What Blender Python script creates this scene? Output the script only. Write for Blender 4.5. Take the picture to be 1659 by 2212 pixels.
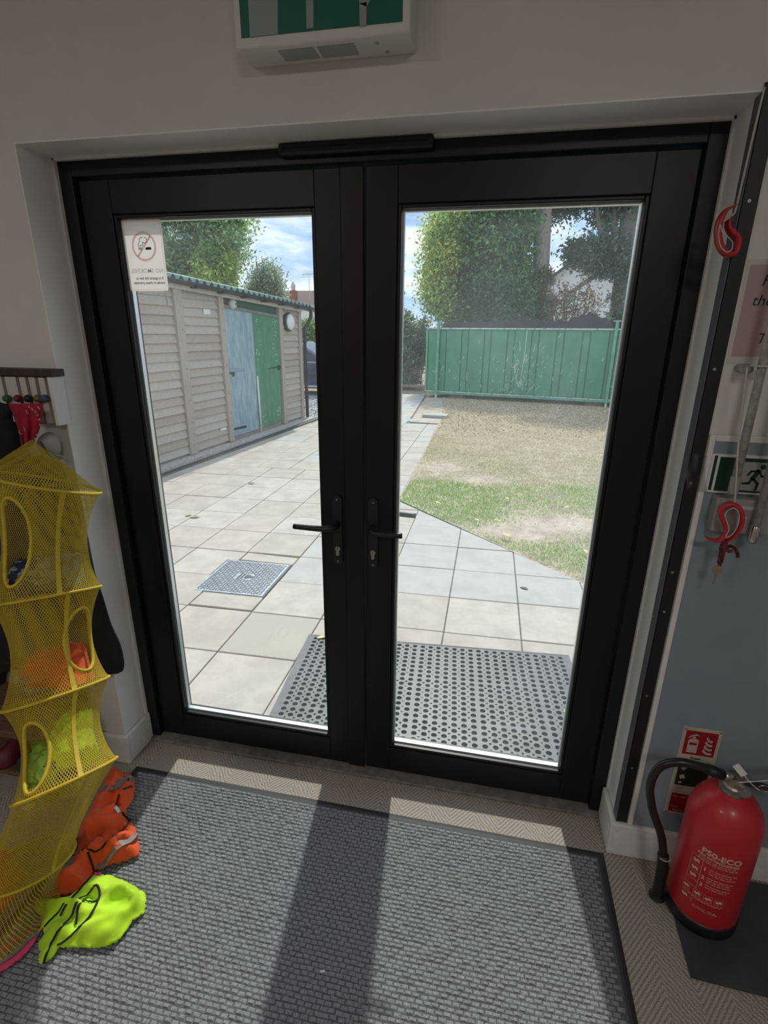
import bpy, bmesh, math, random
import numpy as np
from mathutils import Vector, Matrix, noise as mnoise

for o in list(bpy.data.objects):
    bpy.data.objects.remove(o, do_unlink=True)
SC = bpy.context.scene
COL = SC.collection
random.seed(7)
RNG = np.random.default_rng(7)

# ------------------------------------------------------------------ camera
CAM_F, CAM_C, CAM_R = 1126.39, (1.3155, -1.5503, 1.6211), (1.2420, -0.0095, 0.2038)
cd = bpy.data.cameras.new('camera')
cam = bpy.data.objects.new('camera', cd)
COL.objects.link(cam)
cam.location = CAM_C
cam.rotation_euler = CAM_R
cd.sensor_fit = 'HORIZONTAL'
cd.sensor_width = 36.0
cd.lens = CAM_F / 1659.0 * 36.0
cd.clip_start = 0.02
cd.clip_end = 400
SC.camera = cam

# ------------------------------------------------------------------ exposure
SC.view_settings.view_transform = 'Standard'
SC.view_settings.look = 'None'
SC.view_settings.gamma = 1
SC.view_settings.exposure = 0.65
SC.view_settings.use_curve_mapping = False

# ------------------------------------------------------------------ sky: broken cloud
SKY_STRENGTH = 0.92
SUN_STRENGTH = 2.3
SUN_EL, SUN_AZ = 50.0, -6.0       # degrees; azimuth from +Y towards +X
w = bpy.data.worlds.new('sky')
SC.world = w
w.use_nodes = True
nt = w.node_tree
nt.nodes.clear()
def wn(t, **k):
    n = nt.nodes.new(t)
    for a, b in k.items():
        setattr(n, a, b)
    return n
tc = wn('ShaderNodeTexCoord')
sep = wn('ShaderNodeSeparateXYZ')
nt.links.new(tc.outputs['Generated'], sep.inputs[0])
ab = wn('ShaderNodeMath', operation='ABSOLUTE')
nt.links.new(sep.outputs[2], ab.inputs[0])
ad = wn('ShaderNodeMath', operation='ADD')
nt.links.new(ab.outputs[0], ad.inputs[0])
ad.inputs[1].default_value = 0.22
dx = wn('ShaderNodeMath', operation='DIVIDE')
dy = wn('ShaderNodeMath', operation='DIVIDE')
nt.links.new(sep.outputs[0], dx.inputs[0]); nt.links.new(ad.outputs[0], dx.inputs[1])
nt.links.new(sep.outputs[1], dy.inputs[0]); nt.links.new(ad.outputs[0], dy.inputs[1])
cmb = wn('ShaderNodeCombineXYZ')
nt.links.new(dx.outputs[0], cmb.inputs[0]); nt.links.new(dy.outputs[0], cmb.inputs[1])
nz = wn('ShaderNodeTexNoise')
nz.inputs['Scale'].default_value = 1.9
nz.inputs['Detail'].default_value = 8
nz.inputs['Roughness'].default_value = 0.58
nz.inputs['Distortion'].default_value = 0.4
nt.links.new(cmb.outputs[0], nz.inputs['Vector'])
rp = wn('ShaderNodeValToRGB')
rp.color_ramp.elements[0].position = 0.36
rp.color_ramp.elements[0].color = (0.30, 0.47, 0.83, 1)
rp.color_ramp.elements[1].position = 0.60
rp.color_ramp.elements[1].color = (0.93, 0.96, 1.0, 1)
e = rp.color_ramp.elements.new(0.45); e.color = (0.50, 0.63, 0.85, 1)
e = rp.color_ramp.elements.new(0.70); e.color = (0.68, 0.74, 0.83, 1)
nt.links.new(nz.outputs['Fac'], rp.inputs[0])
bg = wn('ShaderNodeBackground')
bg.inputs['Strength'].default_value = SKY_STRENGTH
nt.links.new(rp.outputs[0], bg.inputs['Color'])
wo = wn('ShaderNodeOutputWorld')
nt.links.new(bg.outputs[0], wo.inputs[0])

# ------------------------------------------------------------------ sun (veiled)
sl = bpy.data.lights.new('sun', 'SUN')
sl.energy = SUN_STRENGTH
sl.angle = math.radians(1.3)
sl.color = (1.0, 0.95, 0.88)
sun = bpy.data.objects.new('sun', sl)
COL.objects.link(sun)
_el, _az = math.radians(SUN_EL), math.radians(SUN_AZ)
sdir = Vector((math.sin(_az) * math.cos(_el), math.cos(_az) * math.cos(_el), math.sin(_el)))
sun.rotation_euler = (-sdir).to_track_quat('-Z', 'Y').to_euler()
sun.location = sdir * 30

# ------------------------------------------------------------------ pixel -> direction (distance always comes from a surface)
_M = np.array(cam.rotation_euler.to_matrix())
_C = np.array(CAM_C)
def ray(u, v):
    return _M @ np.array([(u - 829.5) / CAM_F, -(v - 1106) / CAM_F, -1.0])
def PZ(u, v, z):
    d = ray(u, v); return _C + d * ((z - _C[2]) / d[2])
def PY(u, v, y):
    d = ray(u, v); return _C + d * ((y - _C[1]) / d[1])

# ------------------------------------------------------------------ materials
MATS = {}
def mat(name, col, rough=.6, metal=0., var=0., vscale=12., bump=0., bscale=90., spec=.5, col2=None,
        lo=.4, hi=.6, stretch=None, coat=0., bdist=.01, detail=5, trans=0., sheen=0.):
    if name in MATS:
        return MATS[name]
    m = bpy.data.materials.new(name); m.use_nodes = True
    t = m.node_tree; b = t.nodes['Principled BSDF']
    b.inputs['Roughness'].default_value = rough
    b.inputs['Metallic'].default_value = metal
    b.inputs['Specular IOR Level'].default_value = spec
    b.inputs['Coat Weight'].default_value = coat
    b.inputs['Sheen Weight'].default_value = sheen
    c4 = (*col, 1)
    b.inputs['Base Color'].default_value = c4
    m.diffuse_color = c4
    if var or col2 or bump:
        co = t.nodes.new('ShaderNodeTexCoord')
        src = co.outputs['Object']
        if stretch:
            mp = t.nodes.new('ShaderNodeMapping'); mp.inputs['Scale'].default_value = stretch
            t.links.new(src, mp.inputs[0]); src = mp.outputs[0]
    if var or col2:
        n = t.nodes.new('ShaderNodeTexNoise'); n.inputs['Scale'].default_value = vscale; n.inputs['Detail'].default_value = detail
        n.inputs['Roughness'].default_value = .65
        t.links.new(src, n.inputs['Vector'])
        r = t.nodes.new('ShaderNodeValToRGB')
        a = tuple(max(0, x * (1 - var)) for x in col); bb = col2 if col2 else tuple(min(1, x * (1 + var)) for x in col)
        r.color_ramp.elements[0].position = lo; r.color_ramp.elements[0].color = (*a, 1)
        r.color_ramp.elements[1].position = hi; r.color_ramp.elements[1].color = (*bb, 1)
        t.links.new(n.outputs['Fac'], r.inputs[0]); t.links.new(r.outputs[0], b.inputs['Base Color'])
    if bump:
        n2 = t.nodes.new('ShaderNodeTexNoise'); n2.inputs['Scale'].default_value = bscale; n2.inputs['Detail'].default_value = 4
        t.links.new(src, n2.inputs['Vector'])
        bn = t.nodes.new('ShaderNodeBump'); bn.inputs['Strength'].default_value = bump; bn.inputs['Distance'].default_value = bdist
        t.links.new(n2.outputs['Fac'], bn.inputs['Height']); t.links.new(bn.outputs[0], b.inputs['Normal'])
    if trans:
        out = t.nodes['Material Output']
        tr = t.nodes.new('ShaderNodeBsdfTranslucent'); mx = t.nodes.new('ShaderNodeMixShader'); mx.inputs[0].default_value = trans
        if var or col2: t.links.new(r.outputs[0], tr.inputs[0])
        else: tr.inputs[0].default_value = c4
        t.links.new(b.outputs[0], mx.inputs[1]); t.links.new(tr.outputs[0], mx.inputs[2]); t.links.new(mx.outputs[0], out.inputs[0])
    MATS[name] = m
    return m
def mat_attr(name, rough=.6, trans=.0, spec=.3):
    """colour comes from the mesh's own per-piece colour attribute"""
    if name in MATS: return MATS[name]
    m = bpy.data.materials.new(name); m.use_nodes = True
    t = m.node_tree; b = t.nodes['Principled BSDF']; b.inputs['Roughness'].default_value = rough
    b.inputs['Specular IOR Level'].default_value = spec
    a = t.nodes.new('ShaderNodeAttribute'); a.attribute_name = 'Col'
    t.links.new(a.outputs['Color'], b.inputs['Base Color'])
    if trans:
        out = t.nodes['Material Output']
        tr = t.nodes.new('ShaderNodeBsdfTranslucent'); mx = t.nodes.new('ShaderNodeMixShader'); mx.inputs[0].default_value = trans
        t.links.new(a.outputs['Color'], tr.inputs[0])
        t.links.new(b.outputs[0], mx.inputs[1]); t.links.new(tr.outputs[0], mx.inputs[2]); t.links.new(mx.outputs[0], out.inputs[0])
    MATS[name] = m
    return m
def glass_mat(name, tint=(1, 1, 1), haze=0.0, hazecol=(.8, .85, .85), hscale=3.0):
    if name in MATS: return MATS[name]
    m = bpy.data.materials.new(name); m.use_nodes = True
    t = m.node_tree; t.nodes.clear()
    out = t.nodes.new('ShaderNodeOutputMaterial')
    tp = t.nodes.new('ShaderNodeBsdfTransparent'); tp.inputs[0].default_value = (*tint, 1)
    gl = t.nodes.new('ShaderNodeBsdfGlossy'); gl.inputs['Roughness'].default_value = .02
    lw = t.nodes.new('ShaderNodeLayerWeight'); lw.inputs[0].default_value = .5      # Schlick, the same from both sides
    pw = t.nodes.new('ShaderNodeMath'); pw.operation = 'POWER'; pw.inputs[1].default_value = 5; t.links.new(lw.outputs['Facing'], pw.inputs[0])
    fr = t.nodes.new('ShaderNodeMath'); fr.operation = 'MULTIPLY_ADD'; fr.inputs[1].default_value = .97; fr.inputs[2].default_value = .02; t.links.new(pw.outputs[0], fr.inputs[0])
    mx = t.nodes.new('ShaderNodeMixShader')
    t.links.new(fr.outputs[0], mx.inputs[0]); t.links.new(tp.outputs[0], mx.inputs[1]); t.links.new(gl.outputs[0], mx.inputs[2])
    last = mx.outputs[0]
    if haze:
        co = t.nodes.new('ShaderNodeTexCoord'); n = t.nodes.new('ShaderNodeTexNoise'); n.inputs['Scale'].default_value = hscale; n.inputs['Detail'].default_value = 7
        t.links.new(co.outputs['Object'], n.inputs['Vector'])
        mr = t.nodes.new('ShaderNodeMapRange'); mr.inputs[1].default_value = .45; mr.inputs[2].default_value = .75; mr.inputs[3].default_value = haze * .35; mr.inputs[4].default_value = haze
        t.links.new(n.outputs['Fac'], mr.inputs[0])
        df = t.nodes.new('ShaderNodeBsdfTranslucent'); df.inputs[0].default_value = (*hazecol, 1)
        m2 = t.nodes.new('ShaderNodeMixShader')
        t.links.new(mr.outputs[0], m2.inputs[0]); t.links.new(last, m2.inputs[1]); t.links.new(df.outputs[0], m2.inputs[2]); last = m2.outputs[0]
    t.links.new(last, out.inputs[0])
    MATS[name] = m
    return m

# ------------------------------------------------------------------ mesh helpers
def org(o):
    v = Vector((0, 0, 0))
    while o is not None:
        v = v + o.location; o = o.parent
    return v
class MB:
    def __init__(s): s.v = []; s.f = []; s.uv = None
    def add(s, vs, fs):
        k = len(s.v); s.v += [tuple(p) for p in vs]; s.f += [tuple(i + k for i in f) for f in fs]; return s
    def box(s, x0, x1, y0, y1, z0, z1):
        return s.add([(x0,y0,z0),(x1,y0,z0),(x1,y1,z0),(x0,y1,z0),(x0,y0,z1),(x1,y0,z1),(x1,y1,z1),(x0,y1,z1)],
                     [(0,3,2,1),(4,5,6,7),(0,1,5,4),(1,2,6,5),(2,3,7,6),(3,0,4,7)])
    def obox(s, c, ax, ay, az):
        c, ax, ay, az = map(np.array, (c, ax, ay, az))
        P = [c + i*ax + j*ay + k*az for k in (-1, 1) for i, j in ((-1,-1),(1,-1),(1,1),(-1,1))]
        return s.add(P, [(0,3,2,1),(4,5,6,7),(0,1,5,4),(1,2,6,5),(2,3,7,6),(3,0,4,7)])
    def prism(s, poly, fn, w0, w1):
        """poly: (a,b) ring; fn(a,b,w) -> xyz"""
        n = len(poly)
        vs = [fn(a, b, w0) for a, b in poly] + [fn(a, b, w1) for a, b in poly]
        fs = [tuple(range(n))[::-1], tuple(range(n, 2*n))] + [(i, (i+1) % n, (i+1) % n + n, i + n) for i in range(n)]
        return s.add(vs, fs)
    def tube(s, pts, r, n=8, closed=False, caps=True, flat=1.0, up=None):
        pts = [Vector(p) for p in pts]; m = len(pts)
        rs = r if isinstance(r, (list, tuple)) else [r] * m
        prev = None; rings = []
        for i, p in enumerate(pts):
            if closed: t = pts[(i+1) % m] - pts[i-1]
            else: t = pts[min(i+1, m-1)] - pts[max(i-1, 0)]
            if t.length < 1e-9: t = Vector((0, 0, 1))
            t.normalize()
            if up is not None:
                a = Vector(up); a = a - t * a.dot(t)
                if a.length < 1e-6: a = t.orthogonal()
            elif prev is None: a = t.orthogonal()
            else: a = prev - t * prev.dot(t)
            if a.length < 1e-6: a = t.orthogonal()
            a.normalize(); prev = a; b = t.cross(a)
            rings.append([p + (a * math.cos(2*math.pi*k/n) * flat + b * math.sin(2*math.pi*k/n)) * rs[i] for k in range(n)])
        vs = [q for rg in rings for q in rg]; fs = []
        for i in range(m if closed else m - 1):
            j = (i + 1) % m
            for k in range(n):
                l = (k + 1) % n
                fs.append((i*n+k, i*n+l, j*n+l, j*n+k))
        if caps and not closed: fs += [tuple(range(n))[::-1], tuple((m-1)*n + k for k in range(n))]
        return s.add(vs, fs)
    def ribbon(s, pts, width, thick, up):
        """rectangular-section strip along pts; 'up' = thickness direction"""
        pts = [Vector(p) for p in pts]; m = len(pts); up = [Vector(u) for u in up] if isinstance(up, list) else [Vector(up)] * m
        ws = width if isinstance(width, (list, tuple)) else [width] * m
        vs = []; fs = []
        for i, p in enumerate(pts):
            t = (pts[min(i+1, m-1)] - pts[max(i-1, 0)]).normalized(); a = up[i] - t * up[i].dot(t); a.normalize(); b = t.cross(a)
            for sa, sb in ((-1,-1),(1,-1),(1,1),(-1,1)): vs.append(p + a * (thick/2*sa) + b * (ws[i]/2*sb))
        for i in range(m - 1):
            for k in range(4):
                l = (k+1) % 4; fs.append((i*4+k, i*4+l, i*4+4+l, i*4+4+k))
        fs += [(3,2,1,0), tuple((m-1)*4 + k for k in range(4))]
        return s.add(vs, fs)
    def lathe(s, prof, c=(0,0,0), n=24, axis=2, caps=True):
        vs = []; fs = []; m = len(prof)
        for r, h in prof:
            for k in range(n):
                a = 2*math.pi*k/n; p = [r*math.cos(a), r*math.sin(a), h]
                if axis == 1: p = [p[0], p[2], p[1]]
                if axis == 0: p = [p[2], p[0], p[1]]
                vs.append((c[0]+p[0], c[1]+p[1], c[2]+p[2]))
        for i in range(m-1):
            for k in range(n):
                l = (k+1) % n; fs.append((i*n+k, i*n+l, i*n+n+l, i*n+n+k))
        if caps: fs += [tuple(range(n))[::-1], tuple((m-1)*n+k for k in range(n))]
        return s.add(vs, fs)
    def build(s, name, m, parent=None, smooth=False, bevel=0, seg=2, solid=0, sub=0, label=None, kind=None):
        o_ = org(parent)
        me = bpy.data.meshes.new(name)
        me.from_pydata([(p[0]-o_.x, p[1]-o_.y, p[2]-o_.z) for p in s.v], [], s.f)
        me.update()
        bm = bmesh.new(); bm.from_mesh(me); bmesh.ops.recalc_face_normals(bm, faces=bm.faces); bm.to_mesh(me); bm.free()
        if m is not None: me.materials.append(m)
        ob = bpy.data.objects.new(name, me); COL.objects.link(ob); ob.parent = parent
        if smooth:
            me.polygons.foreach_set('use_smooth', [True]*len(me.polygons))
        if solid:
            md = ob.modifiers.new('solid', 'SOLIDIFY'); md.thickness = solid; md.offset = 0
        if bevel:
            md = ob.modifiers.new('bevel', 'BEVEL'); md.width = bevel; md.segments = seg; md.limit_method = 'ANGLE'; md.angle_limit = math.radians(40)
        if sub:
            md = ob.modifiers.new('sub', 'SUBSURF'); md.levels = sub; md.render_levels = sub
        if label: ob['label'] = label
        if kind: ob['kind'] = kind
        return ob
def tag(o, label, cat, group=None, kind=None):
    o['label'] = label; o['category'] = cat
    if group: o['group'] = group
    if kind: o['kind'] = kind
    return o
def struct(o, label, cat):
    o['kind'] = 'structure'; o['label'] = label; o['category'] = cat
    return o
def thing(name, label, cat, loc=(0,0,0), group=None, kind=None):
    o = bpy.data.objects.new(name, None); COL.objects.link(o); o.location = Vector([float(x) for x in loc]); o.empty_display_size = .1
    return tag(o, label, cat, group, kind)
def smoothpath(pts, k=6, closed=False):
    P = [Vector([float(c) for c in p]) for p in pts]; n = len(P); out = []
    for i in range(n if closed else n - 1):
        if closed: a, b, c, d = P[i-1], P[i], P[(i+1) % n], P[(i+2) % n]
        else: a, b, c, d = P[max(i-1,0)], P[i], P[i+1], P[min(i+2,n-1)]
        for j in range(k):
            t = j / k
            out.append(.5*((2*b) + (c-a)*t + (2*a-5*b+4*c-d)*t*t + (3*b-a-3*c+d)*t**3))
    if not closed: out.append(P[-1])
    return out
_tc = {}
def text2d(body, size=1.0, align='LEFT', bold=0.0, shear=0.0):
    """flat lettering as (verts, faces) in 2D"""
    c = bpy.data.curves.new('lettering', 'FONT'); c.body = body; c.size = size; c.align_x = align; c.offset = bold; c.shear = shear
    c.resolution_u = 3
    o = bpy.data.objects.new('lettering', c); COL.objects.link(o)
    dg = bpy.context.evaluated_depsgraph_get()
    me = bpy.data.meshes.new_from_object(o.evaluated_get(dg))
    vs = [(v.co.x, v.co.y) for v in me.vertices]; fs = [tuple(p.vertices) for p in me.polygons]
    bpy.data.objects.remove(o); bpy.data.curves.remove(c); bpy.data.meshes.remove(me)
    return vs, fs
def put_text(mb, body, size, fn, align='LEFT', bold=0., shear=0.):
    vs, fs = text2d(body, size, align, bold, shear)
    mb.add([fn(a, b) for a, b in vs], fs)
def circle2(cx, cy, r, n=24, ry=None):
    ry = ry or r
    return [(cx + r*math.cos(2*math.pi*k/n), cy + ry*math.sin(2*math.pi*k/n)) for k in range(n)]
def colour_attr(me, cols):
    """cols: per-face list of rgb"""
    at = me.color_attributes.new('Col', 'FLOAT_COLOR', 'CORNER')
    cnt = np.zeros(len(me.polygons), dtype=np.int32); me.polygons.foreach_get('loop_total', cnt)
    a = np.repeat(np.c_[np.asarray(cols, dtype=np.float32), np.ones(len(cols), dtype=np.float32)], cnt, axis=0)
    at.data.foreach_set('color', a.ravel())
def flakes(name, P, size, cols, m, parent=None, flat=0.0, aspect=.5, kind='stuff', up=None):
    """many small leaf shapes: P (n,3) centres, size (n,), cols (n,3)"""
    n = len(P); o_ = np.array(org(parent))
    a = RNG.normal(size=(n,3)); a[:,2] *= (1-flat); a /= np.linalg.norm(a,axis=1)[:,None]
    b = RNG.normal(size=(n,3)); b[:,2] *= (1-flat); b -= a*(a*b).sum(1)[:,None]; b /= np.linalg.norm(b,axis=1)[:,None]
    s = np.asarray(size)[:,None]
    nrm = np.cross(a,b)
    V = np.stack([P-a*s, P+b*s*aspect+nrm*s*.12, P+a*s, P-b*s*aspect+nrm*s*.12],1).reshape(-1,3)-o_
    me = bpy.data.meshes.new(name)
    me.vertices.add(4*n); me.vertices.foreach_set('co', V.astype(np.float32).ravel())
    me.loops.add(4*n); me.loops.foreach_set('vertex_index', np.arange(4*n, dtype=np.int32))
    me.polygons.add(n); me.polygons.foreach_set('loop_start', np.arange(0,4*n,4, dtype=np.int32)); me.polygons.foreach_set('loop_total', np.full(n,4,dtype=np.int32))
    me.update(calc_edges=True)
    colour_attr(me, cols); me.materials.append(m)
    o = bpy.data.objects.new(name, me); COL.objects.link(o); o.parent = parent
    if kind: o['kind'] = kind
    return o
# ================================================================== ROOM
W, H, D = 1.812, 2.10, 0.136          # door opening width, height; reveal depth
WY = -D                               # room face of the wall with the doors
RX0, RX1, RY0, RZ1 = -2.6, 4.4, -5.2, 2.75
M_wall = mat('warm white wall paint', (.70,.68,.65), .75, var=.03, vscale=4, bump=.06, bscale=60)
M_trimw = mat('white gloss paint', (.74,.74,.72), .4, var=.05, vscale=25, bump=.03, bscale=40)
M_dark = mat('anthracite powder coat', (.0065,.0075,.009), .40, spec=.35, bump=.015, bscale=400)
M_black = mat('black plastic', (.010,.010,.011), .42)
M_alu = mat('brushed aluminium', (.62,.63,.64), .38, metal=.9)
M_steel = mat('worn steel', (.5,.48,.45), .35, metal=.9, var=.15, vscale=60)
M_white = mat('white plastic', (.72,.71,.68), .45)
M_sill = mat('grey sill', (.20,.19,.18), .5, var=.2, vscale=30)

def carpet_mat():
    m = bpy.data.materials.new('herringbone carpet'); m.use_nodes = True
    t = m.node_tree; b = t.nodes['Principled BSDF']; b.inputs['Roughness'].default_value = .95; b.inputs['Specular IOR Level'].default_value = .1
    L = t.links.new
    def mth(op, a, c=None, d=None):
        n = t.nodes.new('ShaderNodeMath'); n.operation = op
        for i, x in enumerate((a, c, d)):
            if x is None: continue
            if isinstance(x, (int, float)): n.inputs[i].default_value = x
            else: L(x, n.inputs[i])
        return n.outputs[0]
    co = t.nodes.new('ShaderNodeTexCoord'); s = t.nodes.new('ShaderNodeSeparateXYZ'); L(co.outputs['Object'], s.inputs[0])
    nzz = t.nodes.new('ShaderNodeTexNoise'); nzz.inputs['Scale'].default_value = 45; L(co.outputs['Object'], nzz.inputs['Vector'])
    wob = mth('MULTIPLY', mth('SUBTRACT', nzz.outputs['Fac'], .5), .012)
    x, y = mth('ADD', s.outputs[0], wob), mth('ADD', s.outputs[1], wob)
    tri = mth('PINGPONG', x, .085)                       # chevrons: columns 8.5 cm wide
    ph = mth('FRACT', mth('DIVIDE', mth('ADD', y, mth('MULTIPLY', tri, 1.25)), .017))
    wv = mth('SUBTRACT', 1, mth('ABSOLUTE', mth('MULTIPLY', mth('SUBTRACT', ph, .5), 2)))
    n1 = t.nodes.new('ShaderNodeTexNoise'); n1.inputs['Scale'].default_value = 420; n1.inputs['Detail'].default_value = 3; L(co.outputs['Object'], n1.inputs['Vector'])
    h = mth('ADD', mth('MULTIPLY', wv, .26), mth('MULTIPLY', n1.outputs['Fac'], 1.1))
    r = t.nodes.new('ShaderNodeValToRGB'); r.color_ramp.elements[0].position = .38; r.color_ramp.elements[0].color = (.12,.10,.087,1)
    r.color_ramp.elements[1].position = .85; r.color_ramp.elements[1].color = (.60,.52,.45,1)
    L(h, r.inputs[0]); L(r.outputs[0], b.inputs['Base Color'])
    bp = t.nodes.new('ShaderNodeBump'); bp.inputs['Strength'].default_value = .7; bp.inputs['Distance'].default_value = .006; L(h, bp.inputs['Height']); L(bp.outputs[0], b.inputs['Normal'])
    return m
struct(MB().box(RX0, RX1, RY0, 0.0, -.06, 0).build('floor', carpet_mat()), 'brown herringbone loop carpet covering the floor indoors', 'floor')
mb = MB(); mb.box(RX0, 0, WY, .12, -.06, RZ1); mb.box(W, RX1, WY, .12, -.06, RZ1); mb.box(0, W, WY, .12, H, RZ1)
struct(mb.build('wall_front', M_wall), 'off-white painted wall around the glazed double doors', 'wall')
struct(MB().box(RX0-.1, RX0, RY0, .12, -.06, RZ1).build('wall_left', M_wall), 'plain off-white side wall beyond the coat hooks', 'wall')
struct(MB().box(RX1, RX1+.1, RY0, .12, -.06, RZ1).build('wall_right', M_wall), 'plain off-white side wall beyond the fire extinguisher', 'wall')
struct(MB().box(RX0, RX1, RY0-.1, RY0, -.06, RZ1).build('wall_back', M_wall), 'plain off-white wall at the far end of the room', 'wall')
struct(MB().box(RX0-.1, RX1+.1, RY0-.1, .12, RZ1, RZ1+.1).build('ceiling', mat('ceiling white', (.75,.75,.73), .8)), 'flat white ceiling of the room', 'ceiling')

# unseen fill panels, added under the ceiling to brighten the room
FILL_EMIT = 12.5
def emit(name, col, s):
    m = bpy.data.materials.new(name); m.use_nodes = True; b = m.node_tree.nodes['Principled BSDF']
    b.inputs['Base Color'].default_value = (.8,.8,.8,1); b.inputs['Emission Color'].default_value = (*col,1); b.inputs['Emission Strength'].default_value = s
    return m
M_fill = emit('fill panel glow', (1.0,.955,.90), FILL_EMIT)
for i, (x, y) in enumerate(((-.6,-2.9),(2.0,-2.9))):
    t = thing('fill_panel', 'square unseen fill light panel added under the room ceiling', 'ceiling light', (x,y,RZ1-.03), 'added fill light panels')
    MB().box(x-.31,x+.31,y-.31,y+.31,RZ1-.03,RZ1).build('frame', M_white, t, bevel=.004)
    MB().box(x-.285,x+.285,y-.285,y+.285,RZ1-.034,RZ1-.03).build('diffuser', M_fill, t)

# skirting boards
BH, BT = .128, .018
def skirt(name, boxes, label):
    mb = MB()
    for b in boxes: mb.box(*b)
    return struct(mb.build(name, M_trimw, bevel=.005), label, 'skirting board')
skirt('baseboard_left', [(RX0, BT, WY-BT, WY, 0, BH), (0, BT, WY, -.001, 0, BH)], 'white skirting board turning the corner beside the yellow mesh organiser')
skirt('baseboard_right', [(W-BT, RX1, WY-BT, WY, 0, BH), (W-BT, W, WY, -.001, 0, BH)], 'scuffed white skirting board turning the corner behind the fire extinguisher')

# smooth reveal lining, whiter than the wall to stand in for daylight
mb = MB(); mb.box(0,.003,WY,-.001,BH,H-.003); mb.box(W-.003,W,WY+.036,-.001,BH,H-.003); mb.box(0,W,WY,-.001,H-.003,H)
struct(mb.build('trim_4', mat('brightened satin reveal', (.82,.82,.80), .35)), 'smooth white satin lining of the door reveal, whitened to look lit', 'trim')
# bead of filler round the frame
mb = MB(); mb.box(0,.008,-.012,0,BH,H); mb.box(W-.008,W,-.012,0,BH,H); mb.box(0,W,-.012,0,H-.009,H)
struct(mb.build('trim_1', M_trimw), 'thin white bead where the dark door frame meets the plaster', 'trim')

# ------------------------------------------------------------------ door frame
FE = .050
fr = thing('trim_2', 'dark anthracite metal frame of the double doors', 'door frame', (W/2, .04, 0)); fr['kind'] = 'structure'
mb = MB(); mb.box(0, FE, 0, .085, 0, H); mb.build('frame_jamb', M_dark, fr, bevel=.003)
mb = MB(); mb.box(W-FE, W, 0, .085, 0, H); mb.build('frame_jamb', M_dark, fr, bevel=.003)
mb = MB(); mb.box(FE, W-FE, 0, .085, H-FE, H); mb.build('frame_head', M_dark, fr, bevel=.003)
mb = MB(); mb.box(FE-.012, FE, .022, .085, .02, H-FE); mb.box(W-FE, W-FE+.012, .022, .085, .02, H-FE)
a, b = PY(600,305,-.022), PY(937,288,-.022)
v = MB().box(a[0], b[0], -.024, 0, H-.034, H-.004).build('trickle_vent', M_black, fr, bevel=.006, seg=3)
MB().box(a[0]+.012, b[0]-.012, -.0265, -.024, H-.018, H-.014).build('vent_lip', M_dark, v)
mb = MB(); mb.box(0.004, W-.004, -.022, .09, 0, .012); mb.box(.004, W-.004, .09, .20, -.03, -.004)
struct(mb.build('trim_3', M_sill, bevel=.003), 'low grey threshold strip under the glazed doors', 'threshold')

# ------------------------------------------------------------------ door leaves
GT, GB, LT, LB = 1.954, .124, H-FE-.004, .017
LY0, LY1 = .020, .082
M_glass = glass_mat('double glazing', (.97,.985,.98), haze=.025)
M_spacer = mat('glazing spacer', (.75,.77,.78), .3, metal=.6)
M_lock = mat('nickel lock', (.42,.38,.36), .35, metal=.6)
def leaf(name, x0, x1, g0, g1, label, M_glass=M_glass):
    t = thing(name, label, 'door', ((x0+x1)/2, .05, 0)); t['kind'] = 'structure'
    for a_, b_ in ((x0, g0), (g1, x1)):
        MB().box(a_, b_, LY0, LY1, LB, LT).build('stile', M_dark, t, bevel=.0025)
    for a_, b_ in ((LB, GB), (GT, LT)):
        MB().box(g0, g1, LY0, LY1, a_, b_).build('rail', M_dark, t, bevel=.0025)
    # glazing beads (inside and outside), spacer and pane
    bw = .011
    for y0, y1 in ((LY0+.004, .040), (.066, LY1-.004)):
        for x_0, x_1, z_0, z_1 in ((g0, g0+bw, GB, GT), (g1-bw, g1, GB, GT), (g0+bw, g1-bw, GB, GB+bw), (g0+bw, g1-bw, GT-bw, GT)):
            MB().box(x_0, x_1, y0, y1, z_0, z_1).build('glazing_bead', M_dark, t, bevel=.003)
    mb = MB(); s0 = .005
    for x_0, x_1, z_0, z_1 in ((g0, g0+bw+s0, GB, GT), (g1-bw-s0, g1, GB, GT), (g0+bw+s0, g1-bw-s0, GB, GB+bw+s0), (g0+bw+s0, g1-bw-s0, GT-bw-s0, GT)):
        mb.box(x_0, x_1, .0445, .0615, z_0, z_1)
    mb.build('spacer_bar', M_spacer, t)
    MB().box(g0+.001, g1-.001, .0405, .0440, GB+.001, GT-.001).build('glass_pane', M_glass, t)
    MB().box(g0+.001, g1-.001, .0620, .0655, GB+.001, GT-.001).build('glass_pane', M_glass, t)
    return t
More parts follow.
